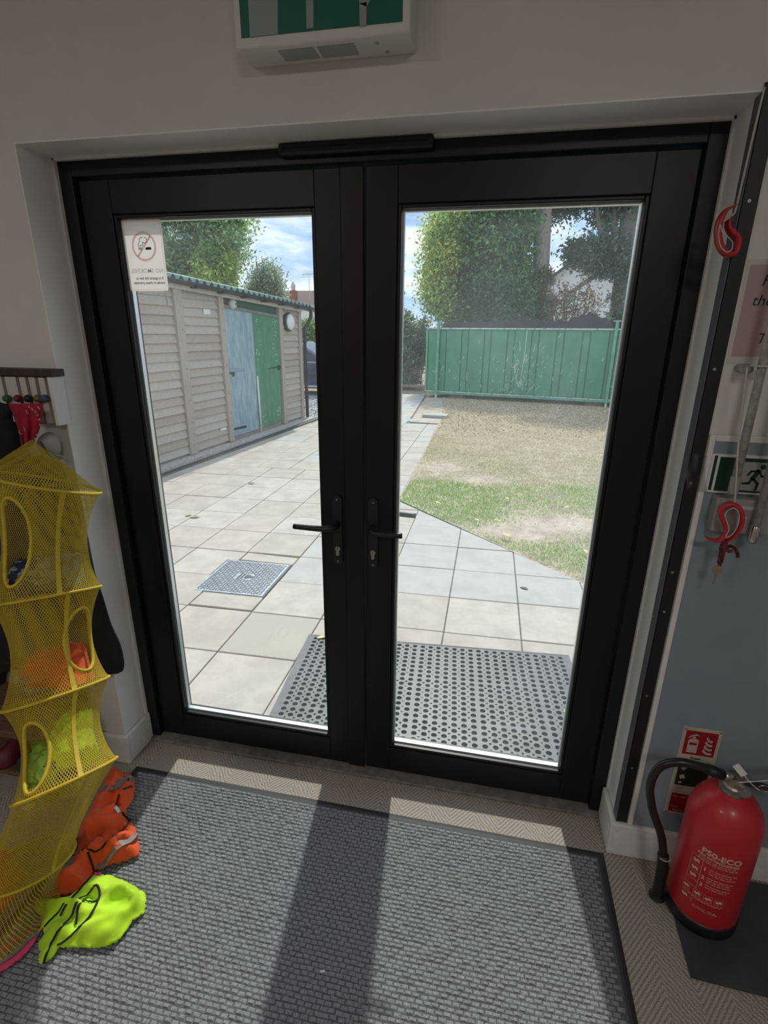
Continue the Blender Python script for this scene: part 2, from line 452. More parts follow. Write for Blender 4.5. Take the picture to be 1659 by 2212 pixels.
def handle(t, xc, tip, zc, side, y=LY0, s=-1):
    """back plate, lever on a neck, euro cylinder, fixing screws; s=-1 indoors, +1 outdoors"""
    z0, z1, hw = zc-.125, zc+.122, .0165
    poly = [(xc+hw*math.cos(a), z1-hw+hw*math.sin(a)) for a in np.linspace(0, math.pi, 12)] + [(xc+hw*math.cos(a), z0+hw+hw*math.sin(a)) for a in np.linspace(math.pi, 2*math.pi, 12)]
    pl = MB().prism(poly, lambda a_, b_, w_: (a_, y+s*w_, b_), 0, .009).build('handle_plate', M_black, t, bevel=.002)
    zl = zc + .022
    pts = smoothpath([(xc, y, zl), (xc, y+s*.030, zl), (xc+side*.012, y+s*.052, zl-.001), (xc+side*.05, y+s*.055, zl-.003), (tip, y+s*.05, zl-.004)], 5)
    n = len(pts)
    lv = MB().tube(pts, [.0115 - .0045*max(0, (i/n-.35)) for i in range(n)], 10).build('lever', M_black, pl, smooth=True)
    if s < 0:
        zk = zc - .066
        poly = [(xc+.0085*math.cos(a), zk+.0085*math.sin(a)) for a in np.linspace(-math.pi*.3, math.pi*1.3, 16)] + [(xc-.005, zk-.022), (xc, zk-.025), (xc+.005, zk-.022)]
        cy = MB().prism(poly, lambda a_, b_, w_: (a_, y+s*w_, b_), .009, .0125).build('lock_cylinder', M_lock, pl)
        MB().box(xc-.0011, xc+.0011, y-.0131, y-.0125, zk-.005, zk+.006).build('keyhole', M_black, pl)
        MB().lathe([(.0030,0),(.0030,.0012)], (xc, y-.0102, z1-.014), 10, axis=1).build('screw', M_lock, pl)
        MB().lathe([(.0030,0),(.0030,.0012)], (xc, y-.0102, z0+.013), 10, axis=1).build('screw', M_lock, pl)
    return pl
L1 = leaf('door_1', FE+.003, .866, .153, .790, 'dark framed glazed door leaf carrying the no smoking sticker')
MB().box(.866, .931, LY0-.008, LY1, LB, LT).build('meeting_stile', M_dark, L1, bevel=.003)
handle(L1, .840, .703, 1.000, -1)
L2 = leaf('door_2', .935, W-FE-.003, 1.025, 1.660, 'dark framed glazed door leaf without a sticker', glass_mat('hazy double glazing', (.97,.985,.98), haze=.034, hazecol=(.78,.85,.86), hscale=2.2))
handle(L2, .962, 1.066, .998, 1)
handle(L2, .970, 1.085, 1.012, 1, LY1, 1)

# ------------------------------------------------------------------ no smoking sticker on the glass (printed to be read from outdoors)
def sticker():
    y = .0398
    x0, x1, z0, z1 = .1655, .300, 1.742, 1.9425
    t = thing('no_smoking_sign', 'white no smoking sticker on the glass, its lettering seen from behind', 'sign', ((x0+x1)/2, y, z0))
    rr = .008
    def rrect(a0,a1,b0,b1,r):
        P=[]
        for cx,cz,s in ((a1-r,b1-r,0),(a0+r,b1-r,1),(a0+r,b0+r,2),(a1-r,b0+r,3)):
            P += [(cx+r*math.cos(math.pi/2*(s+k/4)), cz+r*math.sin(math.pi/2*(s+k/4))) for k in range(5)]
        return P
    M_pap = mat('translucent sign film', (.90,.87,.84), .6, trans=.72)
    M_red = mat('faded red print', (.90,.68,.67), .6, trans=.6); M_blk = mat('black print', (.02,.02,.022), .6); M_gry = mat('pale grey print', (.72,.69,.67), .6, trans=.6)
    MB().prism(rrect(x0,x1,z0,z1,rr), lambda a,b,w_:(a,y-w_,b), 0, .0006).build('film', M_pap, t)
    yy = y - .0009
    F = lambda a,b: (a, yy, b)
    def ringpoly(mb, out, inn):
        n=len(out); k=[F(*p) for p in out]+[F(*p) for p in inn]
        mb.add(k, [(i,(i+1)%n,(i+1)%n+n,i+n) for i in range(n)])
    mb = MB(); ringpoly(mb, rrect(x0+.005,x1-.004,z0+.004,z1-.004,rr), rrect(x0+.0062,x1-.0052,z0+.0052,z1-.0052,rr-.001))
    cx, cz, R = x0+.068, z1-.074, .0415
    ringpoly(mb, circle2(cx,cz,R,40), circle2(cx,cz,R-.0062,40))
    d = np.array([.66,.75]); e_ = np.array([-.75,.66])*.0032
    c0 = np.array([cx,cz]); mb.add([F(*(c0-d*.0365-e_)),F(*(c0-d*.0365+e_)),F(*(c0+d*.0365+e_)),F(*(c0+d*.0365-e_))],[(0,1,2,3)])
    mb.build('red_ring', M_red, t)
    yy = y - .0013
    mb = MB()
    def rect(a0,a1,b0,b1): mb.add([F(a0,b0),F(a1,b0),F(a1,b1),F(a0,b1)],[(0,1,2,3)])
    mb.add([F(cx+.003,cz-.0095),F(cx+.0245,cz-.0095),F(cx+.0235,cz-.0025),F(cx+.0065,cz-.0025)],[(0,1,2,3)])
    for k in range(3): rect(cx-.019+k*.0042, cx-.0166+k*.0042, cz-.0095, cz-.0025)
    def stroke(pts, wd=.0016):
        pts = smoothpath([(a,0,b) for a,b in pts], 5); vs=[]; fs=[]
        for i,p in enumerate(pts):
            tt=(pts[min(i+1,len(pts)-1)]-pts[max(i-1,0)]).normalized(); nn=Vector((-tt.z,0,tt.x))*wd/2
            vs += [F(p.x+nn.x,p.z+nn.z),F(p.x-nn.x,p.z-nn.z)]
        mb.add(vs,[(2*i,2*i+1,2*i+3,2*i+2) for i in range(len(pts)-1)])
    stroke([(cx-.018,cz-.001),(cx-.0185,cz+.007),(cx-.013,cz+.012),(cx-.013,cz+.02),(cx-.006,cz+.025),(cx,cz+.022)])
    stroke([(cx+.004,cz+.025),(cx+.0115,cz+.021),(cx+.011,cz+.012),(cx+.004,cz+.0085),(cx-.002,cz+.012)])
    stroke([(cx-.014,cz-.0005),(cx-.0125,cz+.003),(cx-.007,cz+.002),(cx-.003,cz+.006),(cx-.003,cz+.013)])
    G = lambda s: (lambda a,b: F(x1-.012-a, s+b))          # mirrored: read from the other side
    mb.build('cigarette_symbol', M_blk, t); mb = MB()
    put_text(mb, 'It is against the law to', .0108, G(z0+.0335), bold=.00018)
    mb.build('lettering_line', M_blk, t); mb = MB()
    put_text(mb, 'smoke in these premises', .0108, lambda a,b: F(x1-.009-a, z0+.0205+b), bold=.00018)
    mb.build('lettering_line', M_blk, t)
    mb = MB(); put_text(mb, 'NO SMOKING.', .0172, lambda a,b: F(x1-.010-a, z0+.0525+b), bold=.0003); mb.build('lettering_line', M_gry, t)
sticker()

# strip of clear tape hanging under the sticker
p0 = PY(357,628,.0395); p1 = PY(362,662,.0395)
tag(MB().ribbon([p0,p1], .006, .0012, (0,1,0)).build('tape_tag', mat('milky tape', (.7,.7,.7), .5, trans=.5)), 'short milky plastic tag hanging below the no smoking sticker', 'tag')

# ------------------------------------------------------------------ emergency exit light above the doors
def exit_light():
    x0, x1, z0, z1, yf = .700, 1.092, 2.213, 2.452, -.226
    t = thing('emergency_exit_light', 'white boxed emergency exit light with a green face above the doors', 'exit light', ((x0+x1)/2, WY, z0))
    MB().box(x0, x1, yf, WY, z0, z1).build('housing', M_white, t, bevel=.006, seg=3)
    M_grn = mat('exit sign green', (.004,.135,.10), .35); M_sym = mat('exit sign white', (.30,.36,.34), .4)
    MB().box(x0+.017, x1-.017, yf-.0015, yf, z0+.019, z1-.018).build('green_face', M_grn, t)
    y = yf-.0022
    def q(pts): mb.add([tuple(PY(u,v,y)) for u,v in pts], [tuple(range(len(pts)))])
    mb = MB()
    q([(536,0),(600,0),(600,74),(540,80)]);
    # rest of the symbol above the picture edge: door panel, arrow and figure
    def q2(pts): mb.add([(a,y,b) for a,b in pts], [tuple(range(len(pts)))])
    q2([(.729,2.300),(.800,2.300),(.800,2.415),(.729,2.415)]); mb.build('door_symbol', M_sym, t); mb = MB(); q([(661,0),(677,0),(677,60),(662,62)])
    q2([(.862,2.310),(.880,2.310),(.880,2.40),(.862,2.40)]); q2([(.845,2.345),(.862,2.345),(.862,2.325)])
    mb.build('arrow_symbol', M_sym, t); mb = MB(); q([(776,8),(792,4),(791,56),(777,58)]); q([(776,8),(776,0),(800,0),(792,14)])
    q2([(.985,2.31),(1.0,2.33),(1.02,2.40),(1.0,2.405)])
    mb.add([(a,y,b) for a,b in circle2(1.018,2.418,.012,16)], [tuple(range(16))])
    mb.build('figure_symbol', M_sym, t)
    M_dif = mat('frosted lens', (.30,.36,.33), .3)
    for a_, b_ in ((.792,.873),(.882,.965)):
        MB().box(a_, b_, yf+.020, WY-.022, z0-.0012, z0).build('lens', M_dif, t)
    for a_, b_ in ((1.015,yf+.03),(1.030,WY-.022)):
        MB().lathe([(.0045,-.0015),(.0045,0)], (a_,b_,z0), 12).build('screw', M_steel, t)
exit_light()

# ------------------------------------------------------------------ right of the doors
yA = WY
# black angle protecting the plaster corner
co = thing('corner_guard', 'long black metal angle screwed over the plaster corner beside the doors', 'corner guard', (W, WY, BH))
MB().box(W-.002, W+.030, WY-.003, WY, BH+.001, 2.112).build('face_leg', M_black, co)
MB().box(W-.004, W, WY-.003, WY+.034, BH+.001, 2.112).build('return_leg', mat('daylit angle tint', (.11,.11,.13), .45), co)  # greyed to stand in for door light on the same black angle
for z in (.35,.62,.90,1.02,1.27,1.55,1.9,2.08):
    MB().lathe([(.0035,-.0015),(.0035,.0)], (W+.012, WY-.003, z), 10, axis=1).build('screw', M_steel, co)
    MB().lathe([(.0035,-.0015),(.0035,.0)], (W-.004, WY+.02, z-.03), 10, axis=0).build('screw', M_steel, co)
# blue panel with white moulding
bp = thing('wall_panel', 'pale blue wall panel framed by white moulding behind the fire extinguisher', 'wall panel', (2.4, WY, BH))
PX0, PZ1 = W+.032, 1.396
MB().box(PX0+.014, 3.4, WY-.006, WY, BH+.001, PZ1-.016).build('panel', mat('pale blue panel', (.235,.29,.335), .6, var=.04, vscale=6), bp)
MB().box(PX0, PX0+.014, WY-.010, WY, BH+.001, PZ1).build('moulding', M_trimw, bp, bevel=.002)
MB().box(PX0+.014, 3.4, WY-.010, WY, PZ1-.016, PZ1).build('moulding', M_trimw, bp, bevel=.002)

# pink notice
nx0 = PY(1622,572,yA-.002)[0]; nz1 = PY(1622,572,yA-.002)[2]; nz0 = PY(1590,770,yA-.002)[2]
no = thing('paper_notice', 'pink printed notice in a clear sleeve taped to the wall', 'notice', (nx0+.1, WY, nz0))
MB().box(PX0+.004, 2.16, WY-.0012, WY-.0002, 1.562, 1.786).build('sleeve', mat('laminate sleeve', (.62,.59,.56), .25), no)
MB().box(nx0, 2.15, WY-.0018, WY-.0012, nz0, nz1).build('sheet', mat('pink paper', (.46,.335,.325), .7), no)
mb = MB()
for body, (u, v), sz in (('P',(1644,617),.026),('the',(1622,660),.026),('T',(1631,742),.026)):
    mb = MB(); p = PY(u, v, WY-.0022); put_text(mb, body, sz*1.25, lambda a,b,p=p: (p[0]+a, WY-.0022, p[2]+b), shear=.2); mb.build('lettering', mat('print black', (.01,.01,.011), .6), no)

# running-man exit sign and call-point box
a0 = PY(1540,980,WY-.014)
ex = thing('exit_sign', 'small green running man exit sign with white border on blue panel', 'sign', (a0[0]+.1, WY, 1.25))
sx0, sx1, sz0, sz1 = a0[0], a0[0]+.27, 1.252, 1.350
MB().box(sx0, sx1, WY-.014, WY-.006, sz0, sz1).build('board', M_white, ex)
M_exg = mat('sign dark green', (.007,.042,.024), .3)
MB().box(sx0+.006, sx0+.013, WY-.0146, WY-.014, sz0+.006, sz1-.004).build('green_edge', M_exg, ex)
MB().box(sx0+.019, sx1-.006, WY-.0150, WY-.014, sz0+.005, sz1-.007).build('green_field', M_exg, ex)
y = WY-.0156
wx = PY(1600,1040,y)[0]-.002
mb = MB(); mb.add([(wx,y,sz0+.010),(wx+.062,y,sz0+.010),(wx+.062,y,sz1-.016),(wx,y,sz1-.016)],[(0,1,2,3)]); mb.build('white_square', mat('sign white', (.36,.36,.34), .5), ex)
y = WY-.0160; mb = MB()
def s2(pts, wd):
    pts=[Vector((a,0,b)) for a,b in pts]
    for i in range(len(pts)-1):
        tt=(pts[i+1]-pts[i]).normalized(); nn=Vector((-tt.z,0,tt.x))*wd/2; A,B=pts[i]-tt*wd*.3,pts[i+1]+tt*wd*.3
        mb.add([(q.x,y,q.z) for q in (A+nn,A-nn,B-nn,B+nn)],[(0,1,2,3)])
mx, mz = wx+.030, sz0+.045
mb.add([(mx+.014+.0065*math.cos(k*.5236),y,mz+.026+.0065*math.sin(k*.5236)) for k in range(12)],[tuple(range(12))])
s2([(mx+.006,mz+.016),(mx-.004,mz-.004)],.0105); s2([(mx+.005,mz+.016),(mx-.010,mz+.014),(mx-.016,mz+.004)],.005)
s2([(mx+.008,mz+.014),(mx+.016,mz+.002),(mx+.024,mz+.004)],.005)
s2([(mx-.004,mz-.004),(mx-.010,mz-.016),(mx-.024,mz-.017)],.006); s2([(mx-.002,mz-.005),(mx+.010,mz-.016),(mx+.008,mz-.032)],.006)
mb.build('running_man', M_exg, ex)

bx0 = PY(1527,1140,WY-.02)[0]
cb = thing('junction_box', 'grey plastic wall box below the running man sign', 'wall box', (bx0+.07, WY, 1.16))
MB().box(bx0, bx0+.135, WY-.046, WY-.006, 1.157, 1.247).build('body', mat('grey plastic', (.30,.29,.28), .5), cb, bevel=.006, seg=3)
MB().box(bx0+.055, bx0+.098, WY-.0475, WY-.046, 1.222, 1.230).build('label_slot', mat('box pale', (.5,.48,.46), .5), cb)
MB().box(bx0+.052, bx0+.073, WY-.0475, WY-.046, 1.180, 1.205).build('switch', mat('box pale', (.5,.48,.46), .5), cb, bevel=.001)
# crumpled clear sleeve on the corner
pts = [(1487,985),(1512,978),(1530,985),(1524,1062),(1503,1058),(1491,1050),(1484,1015)]
mb = MB(); N=8
def sl(i,j):
    a,b=i/N,j/N; p=PY(1487+a*42-6*math.sin(b*3), 980+b*80+a*4, WY-.016-.006*math.sin(a*5+b*4)-.003*math.sin(9*a-7*b)); return tuple(p)
mb.add([sl(i,j) for j in range(N+1) for i in range(N+1)],[(j*(N+1)+i,j*(N+1)+i+1,(j+1)*(N+1)+i+1,(j+1)*(N+1)+i) for j in range(N) for i in range(N)])
tag(mb.build('plastic_sleeve', glass_mat('crinkled plastic', (.8,.78,.8), haze=.35, hazecol=(.5,.47,.47), hscale=40), smooth=True), 'crumpled clear plastic sleeve stuck at the edge of the exit sign', 'plastic sleeve')

# window poles hanging on the wall
M_pole = mat('dull pole metal', (.40,.385,.36), .35, metal=.25, var=.25, vscale=40)
def pole(lab, A, B, yy, r, extra=None):
    p0, p1 = PY(*A, yy), PY(*B, yy); d = (p1-p0)/np.linalg.norm(p1-p0)
    # plumb: straight down from the top point's foot
    foot = np.array([p1[0], yy, p1[2]]); top = np.array([p1[0], yy, 2.35 if extra is None else extra])
    t = thing('window_pole', lab, 'pole', tuple(foot), None)
    MB().tube([foot+np.array([0,0,.045]), top], r, 14).build('shaft', M_pole, t, smooth=True)
    MB().lathe([(r*1.0,0),(r*1.22,.004),(r*1.22,.040),(r*1.0,.046)], tuple(foot), 14).build('ferrule', mat('chrome', (.6,.6,.6), .15, metal=1.0) if extra is None else mat('grey ferrule', (.30,.28,.26), .5), t, smooth=True)
    return t, foot
P1, f1 = pole('grey window pole with a red pull on its cord', (1582,1067), (1582,1067), WY-.062, .0095, 1.95)
P2, f2 = pole('chrome tipped window pole without a cord', (1624,1172), (1624,1172), WY-.062, .0090)
c0 = np.array([f1[0]-.02, WY, 1.562])
cl = thing('pole_clip', 'small round grey spring clip holding a window pole', 'clip', tuple(c0))
MB().lathe([(.011,0),(.012,.012),(.009,.055)], (c0[0]-.004, WY-.056, c0[2]-.008), 12, axis=1).build('peg', M_pole, cl, smooth=True)
MB().tube(smoothpath([(f1[0]-.022,WY-.05,c0[2]),(f1[0]-.012,WY-.076,c0[2]),(f1[0]+.012,WY-.076,c0[2]),(f1[0]+.016,WY-.03,c0[2])],5), .0025, 6).build('band', mat('off white cord', (.52,.49,.44), .8), cl, smooth=True)

# red pulls on cords
M_redp = mat('red plastic', (.46,.022,.030), .38)
M_rim = mat('pale plastic rim', (.6,.5,.46), .5)
M_cord = mat('off white cord', (.52,.49,.44), .8)
def pull(label, path_px, ctr_y, cord_px, group=None, depth=.020, wd=.0105, rimpx=None):
    pts = smoothpath([PY(u, v, ctr_y) for u, v in path_px], 5)
    n = len(pts)
    t = thing('cord_pull', label, 'pull', tuple(PY(*path_px[len(path_px)//2], ctr_y)), group)
    ws = [wd*min(1, .25+4*min(i, n-1-i)/n) for i in range(n)]
    # section: depth along Y, width in the wall plane
    mb = MB(); vs=[]; fs=[]
    for i,p in enumerate(pts):
        tt=(pts[min(i+1,n-1)]-pts[max(i-1,0)]).normalized(); a=Vector((0,1,0)); b_=tt.cross(a).normalized()
        for k in range(8):
            an=2*math.pi*k/8+.39; ca,sa=math.cos(an),math.sin(an)
            vs.append(p+a*(depth/2*math.copysign(abs(ca)**.6,ca))+b_*(ws[i]/2*math.copysign(abs(sa)**.6,sa)))
    for i in range(n-1):
        for k in range(8): l=(k+1)%8; fs.append((i*8+k,i*8+l,i*8+8+l,i*8+8+k))
    fs += [tuple(range(8))[::-1], tuple((n-1)*8+k for k in range(8))]
    mb.add(vs,fs).build('ring', M_redp, t, smooth=True)
    if rimpx:
        rp_ = smoothpath([PY(u,v,ctr_y-depth/2) for u,v in rimpx],5,True)
        MB().tube(rp_, .0012, 6, closed=True).build('inner_rim', M_rim, t, smooth=True)
    MB().tube(smoothpath(cord_px,4), .0022, 6).build('cord', M_cord, t, smooth=True)
    return t
S = .1863
def zz(l): return [(1350+a*S, 900+b*S) for a,b in l]
y2 = WY-.075
pull('red comma-shaped plastic pull hanging on a cord from a window pole', zz([(935,1395),(1010,1428),(1090,1432),(1160,1370),(1172,1290),(1135,1200),(1108,1110),(1145,1040),(1220,1012),(1300,1038),(1348,1120),(1352,1220),(1310,1320),(1240,1405),(1165,1450)]), y2,
     [PY(1614,795,WY-.082), PY(1597,940,WY-.078), PY(1589,1060,y2), PY(1586,1095,y2)], rimpx=zz([(1255,1062),(1190,1095),(1160,1150),(1185,1230),(1205,1310),(1170,1400),(1240,1370),(1300,1280),(1325,1180),(1310,1090)]))
S5 = .294
def z5(l): return [(1400+a*S5, 150+b*S5) for a,b in l]
y1 = WY-.022
pull('red comma-shaped plastic pull hanging on a long cord down the black corner guard', z5([(640,1000),(575,1035),(530,1100),(512,1190),(525,1290),(570,1350),(625,1355),(655,1300),(650,1230),(610,1195),(585,1150),(590,1085)]), y1,
     [PY(1652,188,WY-.012), PY(1625,300,WY-.012), PY(1602,400,WY-.014), PY(1590,450,y1-.012), PY(1582,465,y1-.012), PY(1556,482,y1-.012)], depth=.030, wd=.012,
     rimpx=z5([(530,1140),(545,1195),(590,1235),(620,1270),(612,1325),(575,1340),(535,1300),(518,1220)]))
# key on a red and black ribbon
ky = thing('key', 'brass key hanging on a red and black ribbon', 'key', tuple(PY(1545,1240,y2)))
M_rib = mat('red and black ribbon', (.20,.015,.02), .8, col2=(.015,.012,.012), vscale=70, lo=.48, hi=.52)
for path in ([(1150,1440),(1115,1520),(1110,1600),(1085,1700)], [(1180,1440),(1150,1540),(1130,1640),(1090,1735)], [(1165,1540),(1215,1500),(1270,1530),(1305,1590),(1308,1638)], [(1170,1535),(1200,1560),(1250,1560)]):
    MB().ribbon(smoothpath([PY(u,v,y2) for u,v in zz(path)],4), .0085, .0012, (0,1,.15)).build('ribbon', M_rib, ky)
M_brass = mat('worn brass', (.42,.36,.26), .35, metal=.7)
kc = PY(*zz([(1068,1780)])[0], y2)
MB().lathe([(.0125,-.0011),(.0125,.0011)], tuple(kc), 16, axis=1).build('bow', M_brass, ky)
kt = PY(*zz([(1022,1960)])[0], y2)
MB().ribbon([kc, kc+(kt-kc)*.5, kt], [.0075,.006,.0055], .002, (0,1,0)).build('blade', M_brass, ky)
# ================================================================== INDOOR MAT
def entrance_mat():
    x0, x1, y0, y1 = .050, 1.785, -1.25, -.158
    t = thing('entrance_mat', 'large grey ribbed entrance mat with black rubber edge', 'mat', ((x0+x1)/2, (y0+y1)/2, 0))
    M_rub = mat('mat rubber', (.028,.029,.032), .55, bump=.05, bscale=200)
    bw = .024
    mb = MB()
    # bevelled border, outer edge thin
    P = lambda e, z: [(x0+e,y0+e,z),(x1-e,y0+e,z),(x1-e,y1-e,z),(x0+e,y1-e,z)]
    vs = P(0,.0)+P(0,.002)+P(bw*.55,.006)+P(bw,.0045)
    fs = [(i,(i+1)%4,(i+1)%4+4,i+4) for i in range(4)]+[(i+4,(i+1)%4+4,(i+1)%4+8,i+8) for i in range(4)]+[(i+8,(i+1)%4+8,(i+1)%4+12,i+12) for i in range(4)]+[(12,13,14,15),(3,2,1,0)]
    mb.add(vs,fs).build('rubber_border', M_rub, t)
    # raised pile blocks in offset rows
    px, py = .0205, .0128
    V=[];F=[]
    nx=int((x1-x0-2*bw)/px); ny=int((y1-y0-2*bw)/py)
    X0=x0+bw+.003; Y1=y1-bw-.002
    rx=RNG.uniform(-.0012,.0012,(ny,nx,2)); rh=RNG.uniform(.0058,.0086,(ny,nx))
    o_=org(t)
    for j in range(ny):
        for i in range(nx):
            cx=X0+(i+.5+(.5 if j%2 else 0)*.9)*px+rx[j,i,0]; cy=Y1-(j+.5)*py+rx[j,i,1]
            if cx>x1-bw-.006: continue
            h=rh[j,i]; a,b=px*.485,py*.455; c,d=px*.33,py*.24; k=len(V)
            V+=[(cx-a,cy-b,.004),(cx+a,cy-b,.004),(cx+a,cy+b,.004),(cx-a,cy+b,.004),(cx-c,cy-d,h),(cx+c,cy-d,h),(cx+c,cy+d,h),(cx-c,cy+d,h)]
            F+=[(k+4,k+5,k+6,k+7),(k,k+1,k+5,k+4),(k+1,k+2,k+6,k+5),(k+2,k+3,k+7,k+6),(k+3,k,k+4,k+7)]
    mb=MB(); mb.v=V; mb.f=F
    M_pile=mat('grey mat pile', (.23,.24,.264), .95, col2=(.42,.435,.465), vscale=160, lo=.35, hi=.65, bump=.9, bscale=700, bdist=.004, spec=.1)
    mb.build('pile', M_pile, t, kind='stuff')
    MB().box(x0+bw*.9,x1-bw*.9,y0+bw*.9,y1-bw*.9,.0035,.0048).build('backing', mat('grey mat base', (.09,.094,.10), .95, var=.3, vscale=200), t)
entrance_mat()
p = PZ(697,2099,.010)
tag(MB().obox((p[0],p[1],.0115),(.006,.002,0),(-.0012,.0025,0),(0,0,.0012)).build('paper_scrap', M_white), 'tiny white scrap lying on the grey entrance mat', 'scrap')

# ================================================================== SLATE AND EXTINGUISHER
tag(MB().add([(1.950,-.352,0),(1.947,-.484,0),(2.40,-.500,0),(2.40,-.165,0),(1.960,-.165,0),(1.950,-.352,.008),(1.947,-.484,.008),(2.40,-.500,.008),(2.40,-.165,.008),(1.960,-.165,.008)],
    [(4,3,2,1,0),(5,6,7,8,9)]+[(i,(i+1)%5,(i+1)%5+5,i+5) for i in range(5)]).build('slate_tile', mat('dark slate', (.045,.05,.054), .6, var=.15, vscale=8, bump=.2, bscale=30), bevel=.001), 'dark slate tile on the carpet under the fire extinguisher', 'tile')
def extinguisher():
    cx, cy, R, zb = 2.030, -.285, .092, .0085
    t = thing('fire_extinguisher', 'red fire extinguisher with black hose standing on a slate tile', 'fire extinguisher', (cx,cy,zb))
    M_red = mat('extinguisher red', (.52,.016,.028), .40, var=.06, vscale=5, coat=.15)
    prof=[(.070,.030),(R*.96,.034),(R,.046),(R,.345)]+[(R*math.cos(a)**.85 if a<1.5 else .02, .345+.112*math.sin(a)) for a in np.linspace(.12,1.25,12)]+[(.026,.462)]
    bd=MB().lathe([(r,zb+z) for r,z in prof],(cx,cy,0),48).build('cylinder', M_red, t, smooth=True)
    MB().lathe([(R*.9,zb),(R*1.02,zb+.004),(R*1.03,zb+.036),(R*1.005,zb+.044),(R*.9,zb+.046)],(cx,cy,0),48).build('base_ring', M_black, t, smooth=True)
    M_br=mat('dull brass valve',(.30,.26,.22),.4,metal=.75,var=.2,vscale=60)
    vz=zb+.452
    vb=MB().lathe([(.034,vz),(.036,vz+.005),(.036,vz+.016),(.028,vz+.019),(.024,vz+.024),(.022,vz+.036),(.020,vz+.05)],(cx,cy,0),12).build('valve', M_br, t)
    MB().lathe([(.0145,0),(.0145,.014),(.010,.018)],(cx+.012,cy-.035,vz+.026),14,axis=1).build('gauge', mat('chrome', (.6,.6,.6), .15, metal=1.0), vb)
    MB().tube([(cx-.008,cy-.006,vz+.05),(cx-.040,cy-.010,vz+.053)],.0095,12).build('hose_union', mat('chrome', (.6,.6,.6), .15, metal=1.0), vb, smooth=True)
    # levers to the right
    a=Vector((cx+.0,cy,vz+.045)); 
    MB().ribbon([a,a+Vector((.045,-.004,.008)),a+Vector((.12,-.008,.040)),a+Vector((.175,-.010,.045))],.020,.004,(0,0,1)).build('squeeze_lever', mat('grey lever',(.24,.25,.25),.4,metal=.4), vb)
    MB().ribbon([a+Vector((.010,0,-.012)),a+Vector((.07,-.004,-.014)),a+Vector((.16,-.010,-.040))],.020,.006,(0,0,1)).build('carry_handle', mat('lever dark',(.06,.055,.05),.4,metal=.4), vb)
    ring=[(a.x+.062+.014*math.cos(k*.5236),a.y-.016,a.z-.010+.010*math.sin(k*.5236)) for k in range(12)]
    MB().tube(ring,.0013,6,closed=True).build('safety_pin', mat('chrome', (.6,.6,.6), .15, metal=1.0), vb, smooth=True)
    tg=MB().obox(tuple(a+Vector((-.012,-.028,.048))),(.012,-.002,-.013),(.0062,0,.0058),(0,.0008,0)).build('seal_tag', M_white, vb)
    MB().tube(smoothpath([a+Vector((0,-.028,.036)),a+Vector((.022,-.026,.010)),a+Vector((.050,-.02,-.014))],4),.0011,6).build('tag_tie', M_white, tg)
    MB().tube(smoothpath([a+Vector((-.008,-.03,.010)),a+Vector((.05,-.026,.024)),a+Vector((.10,-.024,.036))],4),.0011,6).build('tag_tie', M_white, tg)
    # hose: up out of the valve, over, and down to the clip at the base
    hp=[(cx-.036,cy-.010,vz+.053),(cx-.090,cy-.012,vz+.070),(cx-.150,cy-.008,vz+.072),(cx-.192,cy-.004,vz+.040),(cx-.203,cy-.002,vz-.030),(cx-.180,cy+.004,vz-.120),(cx-.142,cy+.006,vz-.210),(cx-.124,cy+.004,vz-.285)]
    hs=MB().tube(smoothpath(hp,8),.0112,14).build('hose', mat('black rubber hose',(.012,.012,.013),.33), t, smooth=True)
    MB().tube([(cx-.040,cy-.010,vz+.054),(cx-.078,cy-.012,vz+.067)],.0145,14).build('hose_sleeve', M_black, hs, smooth=True)
    MB().tube(smoothpath([(cx-.126,cy+.004,vz-.278),(cx-.120,cy+.002,vz-.330),(cx-.118,cy,zb+.030),(cx-.117,cy,zb+.012)],5),[.0155]*12+[.020,.022,.023,.023],14).build('nozzle', M_black, hs, smooth=True)
    MB().tube(smoothpath([(cx-.138,cy-.006,vz-.282),(cx-.124,cy-.012,vz-.284),(cx-.110,cy-.006,vz-.286)],4),.0016,6).build('band', mat('hose band',(.5,.48,.45),.5), hs)
    # printing wrapped round the cylinder, facing the room
    A0=math.atan2(CAM_C[1]-cy,CAM_C[0]-cx)+.20
    def wrap(off=.0006):
        def fn(a,b): th=A0+a/R; return (cx+(R+off)*math.cos(th),cy+(R+off)*math.sin(th),zb+b+.052)
        return fn
    mb=MB()
    def tx(s,size,x,z,bold=0): put_text(mb,s,size,lambda a,b:wrap()(a+x,b+z),bold=bold)
    tx('P50-ECO',.0245,-.046,.238,.0008); tx('FIRE EXTINGUISHER',.0112,-.054,.226,.00035)
    def bar(x0_,x1_,z0_,z1_):
        n=max(1,int((x1_-x0_)/.01)); 
        for k in range(n):
            q0,q1=x0_+(x1_-x0_)*k/n,x0_+(x1_-x0_)*(k+1)/n
            mb.add([wrap()(q0,z0_),wrap()(q1,z0_),wrap()(q1,z1_),wrap()(q0,z1_)],[(0,1,2,3)])
    rnd=random.Random(3)
    def line(x0_,x1_,z,h=.0034):
        x=x0_
        while x<x1_-.004:
            wd=rnd.uniform(.006,.014); e2=min(x+wd,x1_); k=x
            while k<e2-.0012: bar(k,k+.0013,z,z+h); bar(k,k+.0019,z+h*.38,z+h*.6); k+=.0022
            x=e2+.0025
    line(-.050,.040,.2185); line(-.052,.046,.2120)
    for k,(n_,zz_) in enumerate((('1',.183),('2',.153),('3',.126))):
        tx(n_,.017,-.032,zz_,.0006)
        for j in range(3 if k<2 else 2): line(-.018,.046-.006*(j%2)-.01*k*.3,zz_+.010-.0078*j)
    for x_ in (-.066,-.036): bar(x_,x_+.0008,.108,.212)
